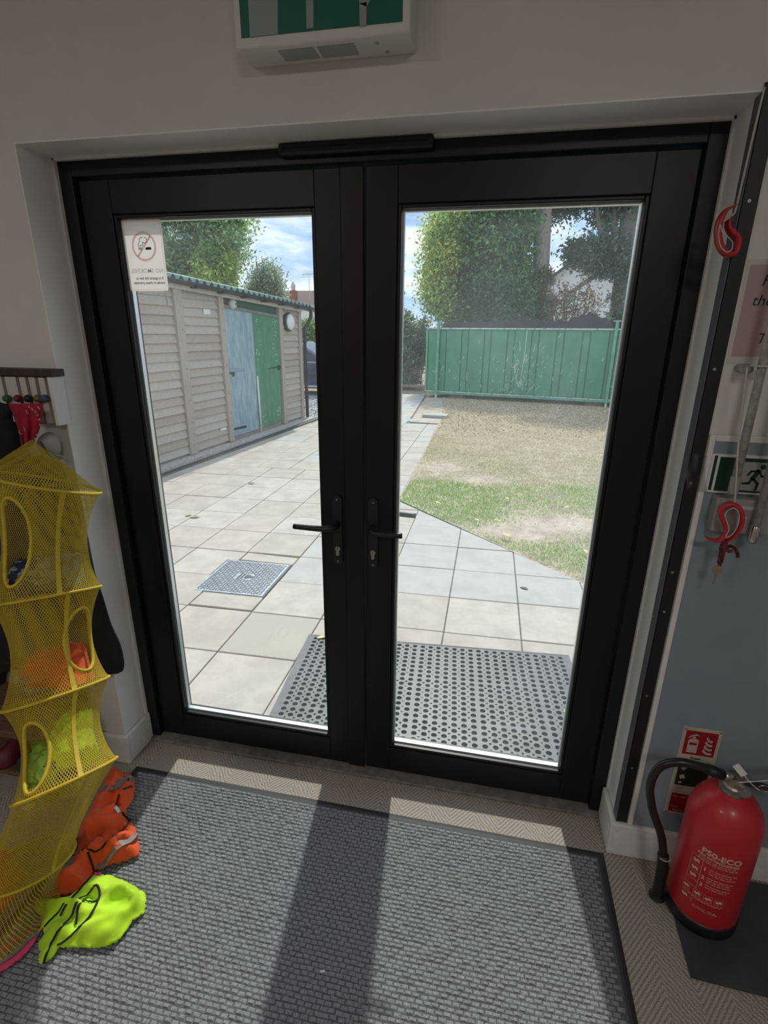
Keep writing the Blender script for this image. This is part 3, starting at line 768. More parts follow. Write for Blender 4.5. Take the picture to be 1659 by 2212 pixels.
    for z_ in (.2115,.184,.158,.130,.1075): bar(-.066,-.036,z_,z_+.0008)
    def blob(x,z,s):
        mb.add([wrap()(x+s*p_[0],z+s*p_[1]) for p_ in ((-1,-.3),(-.3,-.8),(.3,-.2),(.9,-.6),(1,.5),(.3,.9),(-.2,.3),(-.8,.7))],[tuple(range(8))])
    for z_ in (.197,.170,.144): blob(-.051,z_,.0085)
    for x_ in (-.060,-.030,-.004,.022):
        bar(x_-.010,x_+.010,.083,.0836); bar(x_-.010,x_+.010,.1035,.104); bar(x_-.010,x_-.0094,.083,.104); bar(x_+.0094,x_+.010,.083,.104); blob(x_,.0935,.0075)
    line(-.066,.036,.0765,.0022); line(-.066,.030,.0722,.0022)
    blob(-.058,.060,.008); bar(-.0395,-.0385,.052,.066); bar(-.044,-.034,.065,.066)
    line(-.034,.026,.0475,.003); line(-.034,.026,.0420,.0024)
    mb.build('label_print', mat('label print',(.62,.42,.36),.6), bd)
extinguisher()

# sign strip behind the extinguisher
def ext_sign():
    x0,x1,z0,z1=1.938,2.044,.205,.536; yb=WY-.010
    t=thing('extinguisher_sign','tall cream safety sign with a red extinguisher pictogram on the blue panel','sign',((x0+x1)/2,WY,z0))
    MB().box(x0,x1,yb,WY-.0062,z0,z1).build('board',mat('cream plastic',(.50,.44,.35),.5),t,bevel=.001)
    M_r=mat('sign red',(.32,.008,.016),.5); M_g=mat('sign dark',(.016,.024,.014),.5); M_c=mat('sign cream',(.47,.41,.35),.5)
    def fl(name,m,polys,dy,par=t):
        mb=MB()
        for pl in polys: mb.add([(a,yb-dy,b) for a,b in pl],[tuple(range(len(pl)))])
        return mb.build(name,m,par)
    R_=lambda a0,a1,b0,b1:[(a0,b0),(a1,b0),(a1,b1),(a0,b1)]
    fl('red_square',M_r,[R_(x0+.010,x1-.010,z1-.096,z1-.010)],.0006)
    fl('dark_square',M_g,[R_(x0+.010,x1-.010,z1-.215,z1-.138)],.0006)
    fl('red_warning',M_r,[R_(x0+.010,x1-.010,z0+.010,z0+.083)],.0006)
    ax=x0+.034; az=z1-.088
    body=[(ax-.014,az),(ax+.014,az),(ax+.014,az+.040)]+[(ax+.014*math.cos(a),az+.042+.010*math.sin(a)) for a in np.linspace(.2,math.pi-.2,8)]+[(ax-.014,az+.040)]
    P=[body,R_(ax-.004,ax+.004,az+.050,az+.058),[(ax-.016,az+.050),(ax-.012,az+.060),(ax+.002,az+.068),(ax+.016,az+.062),(ax+.004,az+.062),(ax-.008,az+.057)]]
    fl('extinguisher_symbol',M_c,P,.0012); P=[]
    fx=x1-.030
    for k in range(4):
        zz_=az-.002+k*.015; s=1-.1*k
        P.append([(fx-.014*s,zz_+.012),(fx-.006*s,zz_+.004),(fx+.004,zz_),(fx+.013*s,zz_+.003),(fx+.012*s,zz_+.009),(fx+.002,zz_+.008),(fx-.006*s,zz_+.014),(fx-.010*s,zz_+.022)])
    fl('flame_symbol',M_c,P,.0012)
    fl('pictogram_band',M_r,[R_(ax-.010,ax+.010,az+.028,az+.037)],.0018)
    fl('small_icons',M_c,[[(x0+.016,z1-.150),(x0+.026,z1-.158),(x0+.036,z1-.146),(x0+.028,z1-.143)],[(x0+.018,z1-.178),(x0+.030,z1-.172),(x0+.036,z1-.186),(x0+.022,z1-.190)],[(x0+.018,z1-.204),(x0+.024,z1-.198),(x0+.030,z1-.204),(x0+.024,z1-.210)]],.0012)
    mb=MB()
    put_text(mb,'Foam',.0125,lambda a,b:(x0+.036+a,yb-.0012,z1-.112+b),bold=.0005); mb.build('black_lettering',mat('print black',(.01,.01,.011),.6),t)
    mb=MB()
    put_text(mb,'Do not use on',.0125,lambda a,b:(x0+.014+a,yb-.0012,z0+.068+b)); mb.build('lettering_line',M_c,t); mb=MB()
    put_text(mb,'Live',.0125,lambda a,b:(x0+.014+a,yb-.0012,z0+.028+b)); mb.build('lettering_line',M_c,t); mb=MB(); put_text(mb,'Electrics',.0125,lambda a,b:(x0+.022+a,yb-.0012,z0+.014+b)); mb.build('lettering_line',M_c,t)
    for a_,b_ in ((x0+.006,z1-.006),(x1-.006,z1-.006),(x0+.005,z0+.005)):
        MB().lathe([(.0035,-.0015),(.0035,0)],(a_,yb,b_),10,axis=1).build('screw',M_steel,t)
ext_sign()

# ================================================================== HANGING MESH ORGANISER
def net_mat():
    m=bpy.data.materials.new('yellow net'); m.use_nodes=True; t=m.node_tree; t.nodes.clear(); L=t.links.new
    def mth(op,a,b=None):
        n=t.nodes.new('ShaderNodeMath'); n.operation=op
        for i,x in enumerate((a,b)):
            if x is None: continue
            if isinstance(x,(int,float)): n.inputs[i].default_value=x
            else: L(x,n.inputs[i])
        return n.outputs[0]
    uv=t.nodes.new('ShaderNodeUVMap'); s=t.nodes.new('ShaderNodeSeparateXYZ'); L(uv.outputs[0],s.inputs[0])
    p=mth('FRACT',mth('ADD',s.outputs[0],s.outputs[1])); q=mth('FRACT',mth('SUBTRACT',s.outputs[0],s.outputs[1]))
    hole=mth('LESS_THAN',mth('MAXIMUM',mth('ABSOLUTE',mth('SUBTRACT',p,.5)),mth('ABSOLUTE',mth('SUBTRACT',q,.5))),.345)
    d=t.nodes.new('ShaderNodeBsdfPrincipled'); d.inputs['Base Color'].default_value=(.62,.46,.035,1); d.inputs['Roughness'].default_value=.7
    tl=t.nodes.new('ShaderNodeBsdfTranslucent'); tl.inputs[0].default_value=(.62,.46,.03,1)
    m1=t.nodes.new('ShaderNodeMixShader'); m1.inputs[0].default_value=.35; L(d.outputs[0],m1.inputs[1]); L(tl.outputs[0],m1.inputs[2])
    tp=t.nodes.new('ShaderNodeBsdfTransparent'); mx=t.nodes.new('ShaderNodeMixShader'); L(hole,mx.inputs[0]); L(m1.outputs[0],mx.inputs[1]); L(tp.outputs[0],mx.inputs[2])
    out=t.nodes.new('ShaderNodeOutputMaterial'); L(mx.outputs[0],out.inputs[0]); return m
ORG = {}
def pix(p):
    v=_M.T@(np.array(p)-_C); return (829.5+CAM_F*v[0]/-v[2],1106-CAM_F*v[1]/-v[2])
def organiser():
    M_net=net_mat(); M_y=mat('yellow tape',(.66,.49,.035),.65,trans=.15,var=.06,vscale=60)
    defs=[((-45,1000),(219,1064),-.345,18),((-25,1305),(219,1266),-.45,18),((0,1522),(236,1461),-.56,20),((23,1722),(253,1636),-.70,24),((-60,1815),(163,1822),-.68,14)]
    rings=[]
    for a,b,y,tilt in defs:
        A,B=Vector(PY(*a,y)),Vector(PY(*b,y)); c=(A+B)/2; e1=(B-A)/2; r=min(.205,e1.length); e1=e1.normalized()*r
        c=B-e1; 
        tl=math.radians(tilt); e2=Vector((0,-math.cos(tl),math.sin(tl))); e2=(e2-e1.normalized()*e2.dot(e1.normalized())).normalized()*r
        # slide and size the ring until its outline meets the two ends read from the photograph
        for _ in range(25):
            pts=[c+e1*math.cos(q)+e2*math.sin(q) for q in np.linspace(0,2*math.pi,72)]
            uv=[pix(q) for q in pts]; k=max(range(72),key=lambda n_:uv[n_][0]); l=min(range(72),key=lambda n_:uv[n_][0])
            dep=-(_M.T@(np.array(c)-_C))[2]; g_=dep/CAM_F
            du,dv=b[0]-uv[k][0],b[1]-uv[k][1]
            right=Vector(_M[:,0])*g_; up=Vector(-_M[:,1])*g_
            sh=right*du+up*dv; c=c+Vector((sh.x,0,sh.z))*.8
            span=(b[0]-a[0])/(uv[k][0]-uv[l][0]); s_=max(.9,min(1.1,span)); 
            r2=min(.205,e1.length*s_)/e1.length; e1=e1*r2; e2=e2*r2
        rings.append((c,e1,e2))
    rings.append((Vector((-.028,-.745,.016)),Vector((.2,0,0)),Vector((0,-.2,0))))
    apex=Vector(PY(70,948,-.235))
    t=thing('mesh_organiser','yellow hanging mesh organiser with six wire rings, bottom collapsed on the mat','organiser',tuple(rings[-1][0]))
    NT=64
    def rp(i,th):
        c,e1,e2=rings[i]; return c+e1*math.cos(th)-e2*math.sin(th)     # th=-90deg faces the room
    for i in range(len(rings)):
        MB().tube([rp(i,2*math.pi*k/NT) for k in range(NT)],.0042,6,closed=True).build('ring_wire',M_y,t,smooth=True)
    def surf(i,th,tt):
        if i<0:
            b=rp(0,th); k=tt**1.35
            p=apex.lerp(b,k); return p
        a,b=rp(i,th),rp(i+1,th); ca,cb=rings[i][0],rings[i+1][0]; p=a.lerp(b,tt); c=ca.lerp(cb,tt)
        pin=(.26 if i<3 else .14)*math.sin(math.pi*tt)**.8
        p=p.lerp(c,pin)
        if i>=3:
            f=.018*math.sin(math.pi*tt)*math.sin(7*th+3*tt+i*2); p=p+(p-c)*f*3+Vector((0,0,f*.8))
            p.z=max(p.z,.014)
        return p
    def at_u(i,tt,u):      # front-facing angle whose net point lies under image column u
        best=min(np.linspace(-math.pi*.97,-.03,180),key=lambda q:abs(pix(surf(i,q,tt))[0]-u)); return float(best)
    holes={0:(at_u(0,.5,34),.5,math.radians(22),.37),1:(math.radians(2),.52,math.radians(26),.33),2:(at_u(2,.55,76),.58,math.radians(22),.37)}
    tape={0:at_u(0,.5,124),1:at_u(1,.5,143),2:at_u(2,.5,160),3:at_u(3,.4,150)}
    ORG.update(rings=rings,surf=surf)
    names={-1:'net_top'}
    for i in range(-1,len(rings)-1):
        NV=20; vs=[];fs=[];uvs=[]
        ln=(rings[i+1][0]-(apex if i<0 else rings[i][0])).length
        cell=.0118
        for j in range(NV+1):
            for k in range(NT+1):
                th=2*math.pi*k/NT; vs.append(surf(i,th,j/NV)); uvs.append((round(2*math.pi*.2/cell)*k/NT, ln/cell*j/NV))
        for j in range(NV):
            for k in range(NT):
                th=2*math.pi*(k+.5)/NT; tt=(j+.5)/NV
                if i in holes:
                    hc,ht,hw,hh=holes[i]; d=(th-hc+math.pi)%(2*math.pi)-math.pi
                    if (d/hw)**2+((tt-ht)/hh)**2<.86: continue
                fs.append((j*(NT+1)+k,j*(NT+1)+k+1,(j+1)*(NT+1)+k+1,(j+1)*(NT+1)+k))
        o_=org(t); me=bpy.data.meshes.new('net'); me.from_pydata([tuple(v-o_) for v in vs],[],fs); me.update()
        ul=me.uv_layers.new(name='UVMap'); vi=np.zeros(len(me.loops),dtype=np.int32); me.loops.foreach_get('vertex_index',vi)
        ul.data.foreach_set('uv',np.array(uvs,dtype=np.float32)[vi].ravel()); me.materials.append(M_net)
        me.polygons.foreach_set('use_smooth',[True]*len(me.polygons))
        ob=bpy.data.objects.new('net_top' if i<0 else 'net_wall',me); COL.objects.link(ob); ob.parent=t
        if i in holes:
            hc,ht,hw,hh=holes[i]
            MB().tube([surf(i,hc+hw*math.cos(a),ht+hh*math.sin(a)) for a in np.linspace(0,2*math.pi,40,endpoint=False)],.0048,6,closed=True).build('opening_trim',M_y,ob,smooth=True)
        if i in tape:
            tp=tape[i]; w2=.050
            vs=[];fs=[]
            for j in range(NV+1):
                for s in (-1,1):
                    p=surf(i,tp+s*w2,j/NV); c=rings[i][0].lerp(rings[i+1][0],j/NV); vs.append(p+(p-c).normalized()*.002)
            fs=[(2*j,2*j+1,2*j+3,2*j+2) for j in range(NV)]
            MB().add(vs,fs).build('seam_tape',M_y,ob,solid=.0012)
        if 0<=i<3:   # mesh floor of each compartment
            pass
    for i in range(1,5):
        c,e1,e2=rings[i]
        vs=[c]+[rp(i,2*math.pi*k/NT) for k in range(NT)]; me=bpy.data.meshes.new('net_floor')
        o_=org(t); me.from_pydata([tuple(v-o_) for v in vs],[],[(0,k+1,(k+1)%NT+1) for k in range(NT)]); me.update()
        ul=me.uv_layers.new(name='UVMap'); vi=np.zeros(len(me.loops),dtype=np.int32); me.loops.foreach_get('vertex_index',vi)
        uvs=[(0,0)]+[(17*math.cos(2*math.pi*k/NT),17*math.sin(2*math.pi*k/NT)) for k in range(NT)]
        ul.data.foreach_set('uv',np.array(uvs,dtype=np.float32)[vi].ravel()); me.materials.append(M_net)
        ob=bpy.data.objects.new('net_floor',me); COL.objects.link(ob); ob.parent=t
    MB().tube(smoothpath([apex,apex+Vector((.0,.03,.05)),apex+Vector((-.005,.055,.10))],4),.003,6).build('hanging_loop',M_y,t,smooth=True)
organiser()

# crumpled clothing --------------------------------------------------
def keep_in(i,p):            # cloth stays inside the net of its pocket
    rg=ORG['rings']; c0,e1,e2=rg[i]; c1=rg[i-1][0]; ax=c1-c0; k=max(.02,min(.98,(p-c0).dot(ax)/ax.length_squared)); cen=c0.lerp(c1,k)
    R_=.80*(e1.length*(1-k)+rg[i-1][1].length*k)*(1-.26*math.sin(math.pi*k)**.8); q=p-cen
    up=e1.cross(e2).normalized(); h=(p-c0).dot(up if up.z>0 else -up)
    if h<.006: p=p+(up if up.z>0 else -up)*(.006-h); q=p-cen
    l=q.length
    return p if l<R_ else cen+q*(R_/l)
def crumple(name, c, rad, m, seed, label, cat='vest', group=None, rough=.35, flatten=.0, sub=5, pocket=0):
    rough*=.9
    bm=bmesh.new(); bmesh.ops.create_icosphere(bm,subdivisions=sub,radius=1.0)
    off=Vector((seed*3.1,seed*1.7,seed*.9))
    for v in bm.verts:
        d=v.co.normalized()
        r=.85+rough*.8*mnoise.noise(d*1.3+off)+rough*.55*(1-2.6*abs(mnoise.noise(d*2.4+off*2)))+rough*.28*(1-2.6*abs(mnoise.noise(d*5.5+off*2)))
        v.co=Vector((d.x*rad[0]*r,d.y*rad[1]*r,d.z*rad[2]*r))
        if pocket: v.co=keep_in(pocket,v.co+Vector(c))-Vector(c)
        if flatten: v.co.z=max(v.co.z,-rad[2]*flatten)
    me=bpy.data.meshes.new(name); bm.to_mesh(me); bm.free(); me.materials.append(m); me.polygons.foreach_set('use_smooth',[True]*len(me.polygons))
    ob=bpy.data.objects.new(name,me); COL.objects.link(ob); ob.location=c
    return tag(ob,label,cat,group)
M_or=mat('fluorescent orange cloth',(.86,.10,.012),.75,var=.12,vscale=9,bump=.25,bscale=22,trans=.12,sheen=.2)
M_li=mat('fluorescent lime cloth',(.55,.86,.018),.75,var=.08,vscale=9,bump=.25,bscale=24,trans=.15,sheen=.2)
M_gr2=mat('dull lime cloth',(.30,.46,.06),.8,var=.12,vscale=14,bump=.2,bscale=30)
M_rf=mat('grey reflective tape',(.23,.20,.18),.5,metal=.15,var=.15,vscale=15,bump=.2,bscale=25)
M_bk=mat('black cloth',(.008,.008,.010),.85,var=.3,vscale=10,bump=.3,bscale=25)
M_pk=mat('pink cloth',(.65,.06,.14),.8,bump=.2,bscale=30)
M_bl=mat('navy and white cloth',(.02,.03,.08),.8,col2=(.35,.40,.46),vscale=22,lo=.50,hi=.56,bump=.2,bscale=30)
rg=ORG['rings']
def inside(i,dx,dy,dz):      # dz: metres up the pocket's own axis
    c,e1,e2=rg[i]; ax=(rg[i-1][0]-c); L_=ax.length
    return c+ax*(dz/L_)+e1*dx+e2*dy
crumple('folded_scarf',inside(1,-.22,.0,.060),(.085,.08,.05),M_bl,2,'navy and white crumpled scarf in the upper pocket of the organiser','scarf',pocket=1)
crumple('pale_cloth',inside(1,.25,-.10,.060),(.07,.08,.05),mat('sage cloth',(.26,.29,.22),.85,var=.3,vscale=20,bump=.2,bscale=30),5,'sage green crumpled cloth beside the scarf in the organiser','cloth',pocket=1)
crumple('orange_vest',inside(2,.0,-.12,.070),(.085,.08,.05),M_or,3,'orange vest crumpled in the middle pocket of the organiser','vest',None,.32,pocket=2)
crumple('grey_vest',inside(2,-.35,-.05,.055),(.07,.075,.045),M_rf,8,'grey reflective vest crumpled in the middle pocket of the organiser','vest',None,.32,pocket=2)
crumple('orange_bib',inside(2,.45,-.15,.040),(.055,.075,.038),M_or,11,'small orange bib beside the orange vest in the middle pocket','bib',None,.32,pocket=2)
crumple('lime_vest',inside(3,.32,-.15,.085),(.060,.075,.075),M_li,4,'lime vest crumpled against the side of the lower organiser pocket','vest',None,.32,pocket=3)
crumple('lime_bib',inside(3,-.42,.18,.062),(.075,.075,.048),M_gr2,6,'lime green bib with black edge poking from the lower opening','bib',None,.32,pocket=3)
crumple('dark_bib',inside(3,-.10,.05,.050),(.05,.05,.04),M_bk,9,'black cloth tucked between the lime vests in the organiser','cloth',None,.32,pocket=3)
crumple('orange_jacket',Vector((-.03,-.76,.115)),(.12,.115,.050),M_or,13,'orange jacket crushed inside the collapsed bottom of the organiser','jacket',None,.45)

def cloth(name, outline, m, label, cat, height, seed, z0=.009, fold=(9,14), parent=None, cell=.0065, lift=None):
    """a flattened garment: outline on the floor, folds raised inside it"""
    P=np.array([[q.x,q.y] for q in smoothpath([(q[0],q[1],0) for q in outline],3,True)]); x0,y0=P.min(0); x1,y1=P.max(0)
    nx,ny=int((x1-x0)/cell)+2,int((y1-y0)/cell)+2
    def inside_d(x,y):
        n=len(P); ins=False; dm=9; near=(x,y)
        for i in range(n):
            ax,ay=P[i]; bx,by=P[(i+1)%n]
            if (ay>y)!=(by>y) and x<(bx-ax)*(y-ay)/(by-ay)+ax: ins=not ins
            ex,ey=bx-ax,by-ay; k=max(0,min(1,((x-ax)*ex+(y-ay)*ey)/(ex*ex+ey*ey+1e-12))); dd=math.hypot(x-ax-k*ex,y-ay-k*ey)
            if dd<dm: dm=dd; near=(ax+k*ex,ay+k*ey)
        return (dm if ins else -dm),near
    idx={};vs=[];top=[]
    off=Vector((seed*2.3,seed*1.1,0)); ca,sa=math.cos(seed),math.sin(seed)
    for j in range(ny):
        for i in range(nx):
            x,y=x0+i*cell,y0+j*cell; d,near=inside_d(x,y)
            if d<-cell*.6: continue
            if d<cell*.4: x,y=near; d=0      # hem follows the outline
            q=Vector((x,y,0)); s=min(1,d/.035); s=s*s*(3-2*s)
            wob=mnoise.noise(q*9+off)
            f1=1-abs(math.sin((x*ca+y*sa)*fold[0]*3.1+3.5*wob+seed)); f2=1-abs(mnoise.noise(q*fold[1]+off*2))*2; f3=mnoise.noise(q*34+off)
            h=height*s*(.40+.36*f1*f1+.42*f2+.12*f3)
            if lift: h+=lift(x,y)*s
            h+=.006*(1-s)*(1+mnoise.noise(q*40+off))
            idx[i,j]=len(vs); vs.append((x,y,z0+.003+h))
    fs=[(idx[i,j],idx[i+1,j],idx[i+1,j+1],idx[i,j+1]) for j in range(ny-1) for i in range(nx-1) if all(k in idx for k in ((i,j),(i+1,j),(i+1,j+1),(i,j+1)))]
    mb=MB(); mb.v=vs; mb.f=fs
    ob=mb.build(name,m,parent,smooth=True,solid=.003)
    if label: tag(ob,label,cat)
    V=np.array(vs)
    def hz(x,y):
        k=np.argmin((V[:,0]-x)**2+(V[:,1]-y)**2); return float(V[k,2])
    return ob,hz
def drape(par,hz,pxs,z,r,m,name,flat=.35,width=None):
    Q=smoothpath([PZ(u,v,z) for u,v in pxs],6); Z=[hz(q.x,q.y) for q in Q]; pts=[]
    for i,q in enumerate(Q):
        w0=Z[max(0,i-3):i+4]; pts.append((q.x,q.y,.5*(sum(w0)/len(w0)+max(Z[max(0,i-1):i+2]))+.004))
    if width: return MB().ribbon(pts,width,.002,(0,0,1)).build(name,m,par)
    return MB().tube(pts,r,6,up=(0,0,1),flat=flat).build(name,m,par,smooth=True)
# orange vest beside the organiser
px_o=[(230,1668),(258,1660),(284,1668),(290,1690),(286,1718),(271,1748),(292,1783),(300,1822),(294,1842),(240,1860),(200,1874),(186,1912),(150,1924),(112,1928),(95,1930),(104,1896),(146,1868),(164,1836),(168,1782),(190,1746),(212,1700)]
ov,hz=cloth('safety_vest',[PZ(u,v,.035) for u,v in px_o],M_or,'orange safety vest with grey tape and black piping heaped on the mat','safety vest',.066,3.0,fold=(10,17))
drape(ov,hz,[(165,1836),(190,1846),(215,1842),(255,1808),(280,1772),(262,1748)],.05,.0038,M_bk,'piping')
drape(ov,hz,[(234,1740),(250,1732),(272,1700),(284,1690)],.05,.0034,M_bk,'piping')
drape(ov,hz,[(190,1846),(200,1868),(196,1880)],.05,.0034,M_bk,'piping')
drape(ov,hz,[(210,1866),(250,1840),(282,1815),(292,1795)],.04,0,M_rf,'reflective_tape',width=.030)
drape(ov,hz,[(222,1705),(236,1712),(258,1700),(272,1678),(284,1676)],.05,0,M_rf,'reflective_tape',width=.034)
drape(ov,hz,[(100,1925),(122,1898),(150,1872),(164,1840)],.04,0,M_rf,'reflective_tape',width=.034)
drape(ov,hz,[(238,1742),(258,1757)],.05,0,M_white,'care_label',width=.010)
# lime vest
px_l=[(73,1955),(82,1936),(112,1938),(140,1936),(165,1916),(194,1884),(216,1882),(245,1887),(282,1905),(308,1921),(315,1934),(309,1966),(286,1983),(266,2010),(238,2037),(180,2041),(132,2040),(110,2062),(92,2076),(80,2072),(84,2050),(80,2030),(94,2010),(86,1992),(88,1975)]
lv,hz=cloth('safety_vest',[PZ(u,v,.03) for u,v in px_l],M_li,'lime yellow safety vest with black piping dropped on the mat','safety vest',.052,5.0,fold=(9,16))
drape(lv,hz,[(90,2068),(110,2030),(140,1995),(170,1955),(190,1925),(208,1915),(215,1930),(205,1965),(180,1995),(150,2012),(120,2030)],.05,.0036,M_bk,'piping')
drape(lv,hz,[(162,1990),(170,1965),(190,1945),(208,1938)],.05,.0032,M_bk,'piping')
drape(lv,hz,[(128,1972),(160,1940),(184,1908),(198,1886)],.05,.0034,M_bk,'piping')
drape(lv,hz,[(92,1990),(110,1975),(140,1955)],.05,.003,M_bk,'piping')
drape(lv,hz,[(202,1883),(216,1880)],.04,0,M_pk,'size_tab',width=.014)
# grey/pink garment edge under the organiser
pk,hz=cloth('pink_garment',[PZ(u,v,.015) for u,v in [(-20,2122),(-20,2066),(30,2030),(78,2002),(84,2022),(60,2056),(30,2086),(0,2102)]],M_pk,'pink and grey garment edge under the collapsed organiser','garment',.012,2.0)
drape(pk,hz,[(-10,2082),(25,2060),(55,2030),(80,2010)],.02,0,M_rf,'grey_band',width=.030)

# ================================================================== LEFT: RACK, BAG, CAP, COATS
M_br=mat('dark brown wood',(.045,.028,.022),.6,var=.25,vscale=30,stretch=(1,8,8))
M_slat=mat('cream painted slats',(.58,.54,.50),.55)
yr=WY-.050
rt=PY(108,815,yr); rb=PY(130,920,yr)
xr=rt[0]
rk=thing('coat_rack','white slatted coat rack with a dark wooden top rail','coat rack',(-.5,WY,rb[2]))
MB().box(-1.3,xr+.008,WY-.052,WY,rt[2]+.001,rt[2]+.022).build('top_rail',M_br,rk,bevel=.002)
MB().box(xr-.012,xr,WY-.050,WY,rb[2],rt[2]).build('end_board',M_white,rk,bevel=.001)
k=0
xs=xr-.030
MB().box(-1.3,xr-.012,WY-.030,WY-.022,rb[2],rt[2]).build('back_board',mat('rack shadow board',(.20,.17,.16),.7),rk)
for k in range(26):
    wd=.022 if k%5!=3 else .040
    MB().box(xs-wd,xs,WY-.042,WY-.030,rb[2]+.004,rt[2]-.002).build('slat',M_slat,rk,bevel=.001)
    xs-=wd+.012
kn=[(.03,.10,.03),(.14,.02,.03),(.012,.012,.012),(.16,.12,.03),(.06,.09,.16)]
for k,u in enumerate((8,32,54,75,90)):
    p=PY(u,862,yr-.016)
    MB().lathe([(.004,0),(.010,-.004),(.012,-.014),(.008,-.022)],(p[0],WY-.042,p[2]),12,axis=1).build('peg',mat('peg paint %d'%k,kn[k],.45),rk,smooth=True)
# red printed bag hanging on a peg
def bag():
    yb=WY-.085
    L_=[(18,872),(28,895),(42,935),(50,968)]; R_=[(92,872),(90,905),(82,935),(70,962)]
    t=thing('red_bandana','red bandana printed with white letters hanging from a rack peg','bandana',tuple(PY(55,965,yb)))
    vs=[];N=14;Mv=12
    for j in range(Mv+1):
        f=j/Mv
        l=np.array(smoothpath([(a,b,0) for a,b in L_],4)[round(f*12)])[:2]; r=np.array(smoothpath([(a,b,0) for a,b in R_],4)[round(f*12)])[:2]
        for i in range(N+1):
            g=i/N; p=l+(r-l)*g; vs.append(tuple(PY(p[0],p[1],yb-.014*math.sin(math.pi*g)-.008*math.sin(g*16+f*2)*(.3+f))))
    fs=[(j*(N+1)+i,j*(N+1)+i+1,(j+1)*(N+1)+i+1,(j+1)*(N+1)+i) for j in range(Mv) for i in range(N)]
    MB().add(vs,fs).build('cloth',mat('deep red cotton',(.33,.006,.028),.8,var=.15,vscale=15),t,smooth=True,solid=.002)
    mb=MB()
    def on(u,v): return tuple(PY(u,v,yb-.026))
    for ch,u,v,a in (('u',60,880,-.3),('o',66,884,-.5),('u',73,889,-.7),('c',78,896,-.9),('L',57,893,0),('J',53,930,.3),('C',41,938,.2),('y',82,905,-1.1),('o',84,916,-1.2),('m',79,880,-.8),('s',76,938,-1.2),('e',73,946,-1.2)):
        mb=MB(); put_text(mb,ch,.0150,lambda q,w_,u=u,v=v,a=a:(lambda p:(p[0]+q*math.cos(a)-w_*math.sin(a),p[1],p[2]+q*math.sin(a)+w_*math.cos(a)))(on(u,v))); mb.build('printed_letter',mat('bandana print',(.62,.52,.52),.8),t)
bag()
# white cap hanging on the wall
cc=PY(105,962,WY-.05)
cp=thing('baseball_cap','pale cap with dark green lining hanging beside the red bandana','cap',tuple(cc))
vs=[];n=20
mbc=MB()
for j in range(7):
    a=j/6*math.pi/2
    for k in range(n): th=2*math.pi*k/n; vs.append((cc[0]+.033*math.cos(a)*math.cos(th),cc[1]+.012-.045*math.sin(a),cc[2]+.040*math.cos(a)*math.sin(th)))
mbc.add(vs,[(j*n+k,j*n+(k+1)%n,j*n+n+(k+1)%n,j*n+n+k) for j in range(6) for k in range(n)]+[tuple(6*n+k for k in range(n))]).build('crown',mat('pale cap cotton',(.36,.33,.30),.8),cp,smooth=True)
b0=PY(112,985,WY-.075); b1=PY(133,985,WY-.085)
MB().ribbon(smoothpath([b0,(b0+b1)/2+np.array([0,-.01,-.006]),b1],4),[.03]*8+[.012],.003,(0,.5,1)).build('peak',mat('pale cap cotton',(.36,.33,.30),.8),cp)
c2=PY(101,976,WY-.1)
MB().tube(smoothpath([PY(88,955,WY-.1),c2,PY(112,988,WY-.1)],4),.010,8,flat=.3).build('lining',mat('dark green cloth',(.012,.06,.045),.8),cp,smooth=True)
# coats
def hanging(name,label,cat,outline_px,y,m,seed,depth=.05):
    P=[(q.x,q.z) for q in smoothpath([PY(u,v,y) for u,v in outline_px],4,True)]
    z0,z1=min(p[1] for p in P)+.003,max(p[1] for p in P)-.003; nz=max(8,int((z1-z0)/.014)); nx=22
    vs=[]
    for j in range(nz+1):
        z=z0+(z1-z0)*j/nz; xs_=[]
        for i in range(len(P)):
            (ax,az),(bx,bz)=P[i],P[(i+1)%len(P)]
            if (az>z)!=(bz>z): xs_.append(ax+(bx-ax)*(z-az)/(bz-az))
        a,b=min(xs_),max(xs_)
        for i in range(nx+1):
            g=i/nx; x=a+(b-a)*g; q=Vector((x*9,0,z*2.0+seed))
            vs.append((x,y-depth*math.sin(math.pi*g)**.6-.030*mnoise.noise(q)*math.sin(math.pi*g)-.012*abs(math.sin(x*38+seed+z*3))*math.sin(math.pi*g),z))
    fs=[(j*(nx+1)+i,j*(nx+1)+i+1,(j+1)*(nx+1)+i+1,(j+1)*(nx+1)+i) for j in range(nz) for i in range(nx)]
    mb=MB();mb.v=vs;mb.f=fs
    return tag(mb.build(name,m,None,smooth=True,solid=.012),label,cat)
hanging('black_jacket','black jacket sleeve hanging behind the yellow organiser beside the doors','jacket',[(60,985),(120,1000),(152,1045),(172,1130),(200,1225),(222,1290),(240,1350),(260,1395),(268,1442),(252,1452),(215,1440),(185,1425),(110,1430),(40,1440),(-10,1420),(-20,1200),(0,1050)],WY-.035,M_bk,1.0,.03)
hanging('dark_coat','dark navy coat hanging from the slatted rack','coat',[(-330,880),(20,875),(28,900),(40,960),(30,1000),(15,1150),(5,1300),(0,1380),(-20,1430),(-330,1430)],WY-.035,mat('dark navy cloth',(.008,.009,.014),.85,var=.4,vscale=9,bump=.3,bscale=20),4.0,.05)
hanging('dark_green_coat','very dark green coat hanging low behind the navy coat','coat',[(-330,1280),(-10,1300),(12,1400),(5,1490),(-10,1515),(-330,1510)],WY-.030,mat('dark green wool',(.010,.011,.009),.9,var=.4,vscale=9,bump=.3,bscale=20),6.0,.04)
